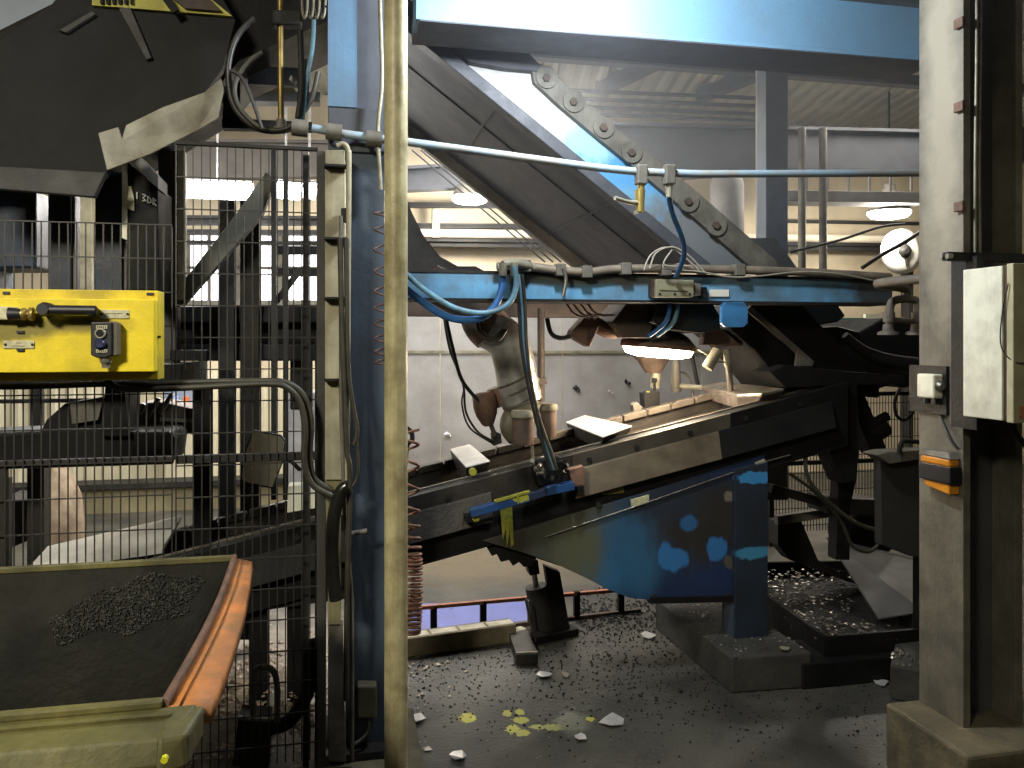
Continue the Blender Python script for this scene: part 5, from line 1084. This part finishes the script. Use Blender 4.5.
solo('drain_hose', MB().tube([Q(x, y, .02) for x, y in ((805, 458), (808, 478), (822, 496), (840, 512), (858, 524), (876, 530))], .011, 8), M_cable, 'grey hose drooping across the black stand under the conveyor head', 'hose')
solo('drain_hose', MB().tube([Q(x, y, .05) for x, y in ((790, 474), (815, 492), (840, 520), (852, 545), (868, 552), (878, 545))], .009, 8), M_cable, 'lower loop of grey hose near the dark machine box', 'hose')
wh = thing('drum_wheel', 'big black drum wheel half hidden below the conveyor head', 'wheel', Q(845, 550, .7))
build('tyre', MB().lathe(Q(850, 525, .9), -V, [(.12, 0), (.17, .01), (.19, .05), (.19, .2), (.15, .24), (.05, .24)]), M_black, wh)
# far mesh fence, right
r = thing('far_mesh_fence', 'distant wire mesh fence with black rails behind the conveyor head', 'fence panel', Q(850, 520, 2.2))
m = MB(); a_, b_ = [(Q(x, 400, 2.2)-W(0,0,0)).dot(U) for x in (770, 935)]
for k in range(56): s = a_+(b_-a_)*k/55; m.bar(W(s, 2.2, .1), W(s, 2.2, Q(850, 394, 2.2).z), .005, .005)
for k in range(10): z = .15+k*.14; m.bar(W(a_, 2.195, z), W(b_, 2.195, z), .006, .006)
build('mesh', m, M_mesh, r)
for y in (394, 461): build('rail', MB().box(a_, b_, 2.17, 2.21, Q(850, y+2, 2.2).z, Q(850, y-2, 2.2).z), M_black, r)
for s in (a_, b_): build('post', MB().box(s-.02, s+.02, 2.17, 2.21, 0, Q(850, 392, 2.2).z), M_black, r)
solo('hanging_loop', MB().tube([Q(x, y, 2.14) for x, y in ((900, 388), (895, 400), (896, 414), (903, 420), (912, 414), (914, 400), (912, 388))], .014, 8), M_black, 'black hose loop hanging against the distant mesh fence', 'hose')
# small plinth, right of tray, and near debris
sp2 = thing('corner_block', 'small dark concrete block with scrap crumbs beside the near plinth', 'block', G(905, 700))
q1, q2, q3, q4 = G(890, 700), G(935, 708), G(935, 670), G(895, 676)
build('block', MB().hexa([q1, q2, q3, q4]+[p+Z*.16 for p in (q1, q2, q3, q4)]), MATS['dark_concrete'], sp2, .01)
m = MB()
for k in range(30): m.chunk(q1.lerp(q2, random.random()).lerp(q4, random.random()*.8)+Z*.165, random.uniform(.004, .012))
build('crumbs', m, M_steel, sp2, kind='stuff')
# loose scraps on the floor (countable, bright)
scr_l = [(546, 676, 14, 'small bright scrap nearest the fallen steel channel'), (612, 722, 17, 'folded bright metal scrap on the floor, largest one right of the yellow paint'),
         (580, 738, 10, 'small grey metal scrap just below the yellow paint spots'), (416, 720, 14, 'bright scrap next to the yellowed pipe'),
         (648, 637, 12, 'flat bright scrap left of the dark machine plinth'), (878, 682, 13, 'curled bright scrap in front of the black scrap tray'), (458, 757, 12, 'bright chip near the bottom edge by the yellowed pipe'),
         (565, 676, 8, 'tiny bright sliver right of the fallen steel channel'), (785, 650, 9, 'narrow white scrap lying on the dark machine plinth')]
random.seed(31)
for (x, y, k, lab) in scr_l:
    z_ = .005 if y != 650 else hz_+.005
    c_ = G(x, y, z_); r_ = k/815*c_.y*.8; n = 6; a0 = random.random()*6
    pts = [c_+Vector((cos(a0+i*2*pi/n)*r_*random.uniform(.5, 1.1), sin(a0+i*2*pi/n)*r_*random.uniform(.6, 1.3), random.uniform(0, .012))) for i in range(n)]
    solo('metal_scrap', MB().prism(pts, Z*.003), M_bright if k > 9 else M_pale, lab, 'scrap', 'bright scraps on the floor')
# dark crumbs and dust grains
db = MB(); random.seed(41)
for k in range(2600):
    x = random.uniform(400, 920); y = 625+abs(random.gauss(0, 55))
    if y > 766: continue
    p = G(x, y); db.chunk((p.x, p.y, .003), random.uniform(.002, .008)*(1.5 if random.random() < .06 else 1), (1, 1, .7))
solo('floor_crumbs', db, M_black, 'scattered black slag crumbs over the concrete floor', 'crumbs', kind='stuff')
db = MB()
for k in range(700):
    x = random.uniform(400, 900); y = 620+abs(random.gauss(0, 60))
    if y > 766: continue
    p = G(x, y); db.chunk((p.x, p.y, .003), random.uniform(.0015, .005), (1.3, 1, .4))
solo('floor_glints', db, M_pale, 'scattered tiny pale metal chips over the concrete floor', 'chips', kind='stuff')
# gravel strip under hopper
db = MB()
for k in range(900):
    p = G(random.uniform(580, 700), random.gauss(615, 11)); db.chunk((p.x, p.y, .005), random.uniform(.004, .012), (1, 1, .7))
solo('dark_gravel', db, M_soot, 'band of dark gravel spread beneath the blue hopper', 'gravel', kind='stuff')

# ================================================================= foundry haze: local volume shaped to veil the overhead beam, fading outwards
hz = bpy.data.materials.new('foundry_haze'); hz.use_nodes = True; nt = hz.node_tree
nt.nodes.remove(nt.nodes['Principled BSDF'])
vs_ = nt.nodes.new('ShaderNodeVolumeScatter'); vs_.inputs['Anisotropy'].default_value = .2; vs_.inputs['Color'].default_value = (.86, .91, 1, 1)
geo = nt.nodes.new('ShaderNodeNewGeometry'); sub = nt.nodes.new('ShaderNodeVectorMath'); sub.operation = 'SUBTRACT'
nt.links.new(geo.outputs['Position'], sub.inputs[0]); sub.inputs[1].default_value = W(1.2, .9, 3.6)
dv = nt.nodes.new('ShaderNodeVectorMath'); dv.operation = 'DIVIDE'; nt.links.new(sub.outputs[0], dv.inputs[0]); dv.inputs[1].default_value = (2.6, 3.4, 1.9)
ln = nt.nodes.new('ShaderNodeVectorMath'); ln.operation = 'LENGTH'; nt.links.new(dv.outputs[0], ln.inputs[0])
mr_ = nt.nodes.new('ShaderNodeMapRange'); mr_.interpolation_type = 'SMOOTHSTEP'; mr_.inputs['From Min'].default_value = .35; mr_.inputs['From Max'].default_value = 1.0; mr_.inputs['To Min'].default_value = .07; mr_.inputs['To Max'].default_value = 0
nt.links.new(ln.outputs['Value'], mr_.inputs['Value']); nt.links.new(mr_.outputs[0], vs_.inputs['Density'])
nt.links.new(vs_.outputs[0], nt.nodes['Material Output'].inputs['Volume'])
hc_ = W(1.2, .9, 3.6)
solo('haze', MB().add([hc_+Vector((x*2.6, y*3.4, z)) for z in (-1.9, .7) for x, y in ((-1, -1), (1, -1), (1, 1), (-1, 1))], [(3,2,1,0), (4,5,6,7), (0,1,5,4), (1,2,6,5), (2,3,7,6), (3,0,4,7)]), hz, 'bluish haze of dusty air hanging under the roof around the overhead beam', 'haze', kind='stuff')
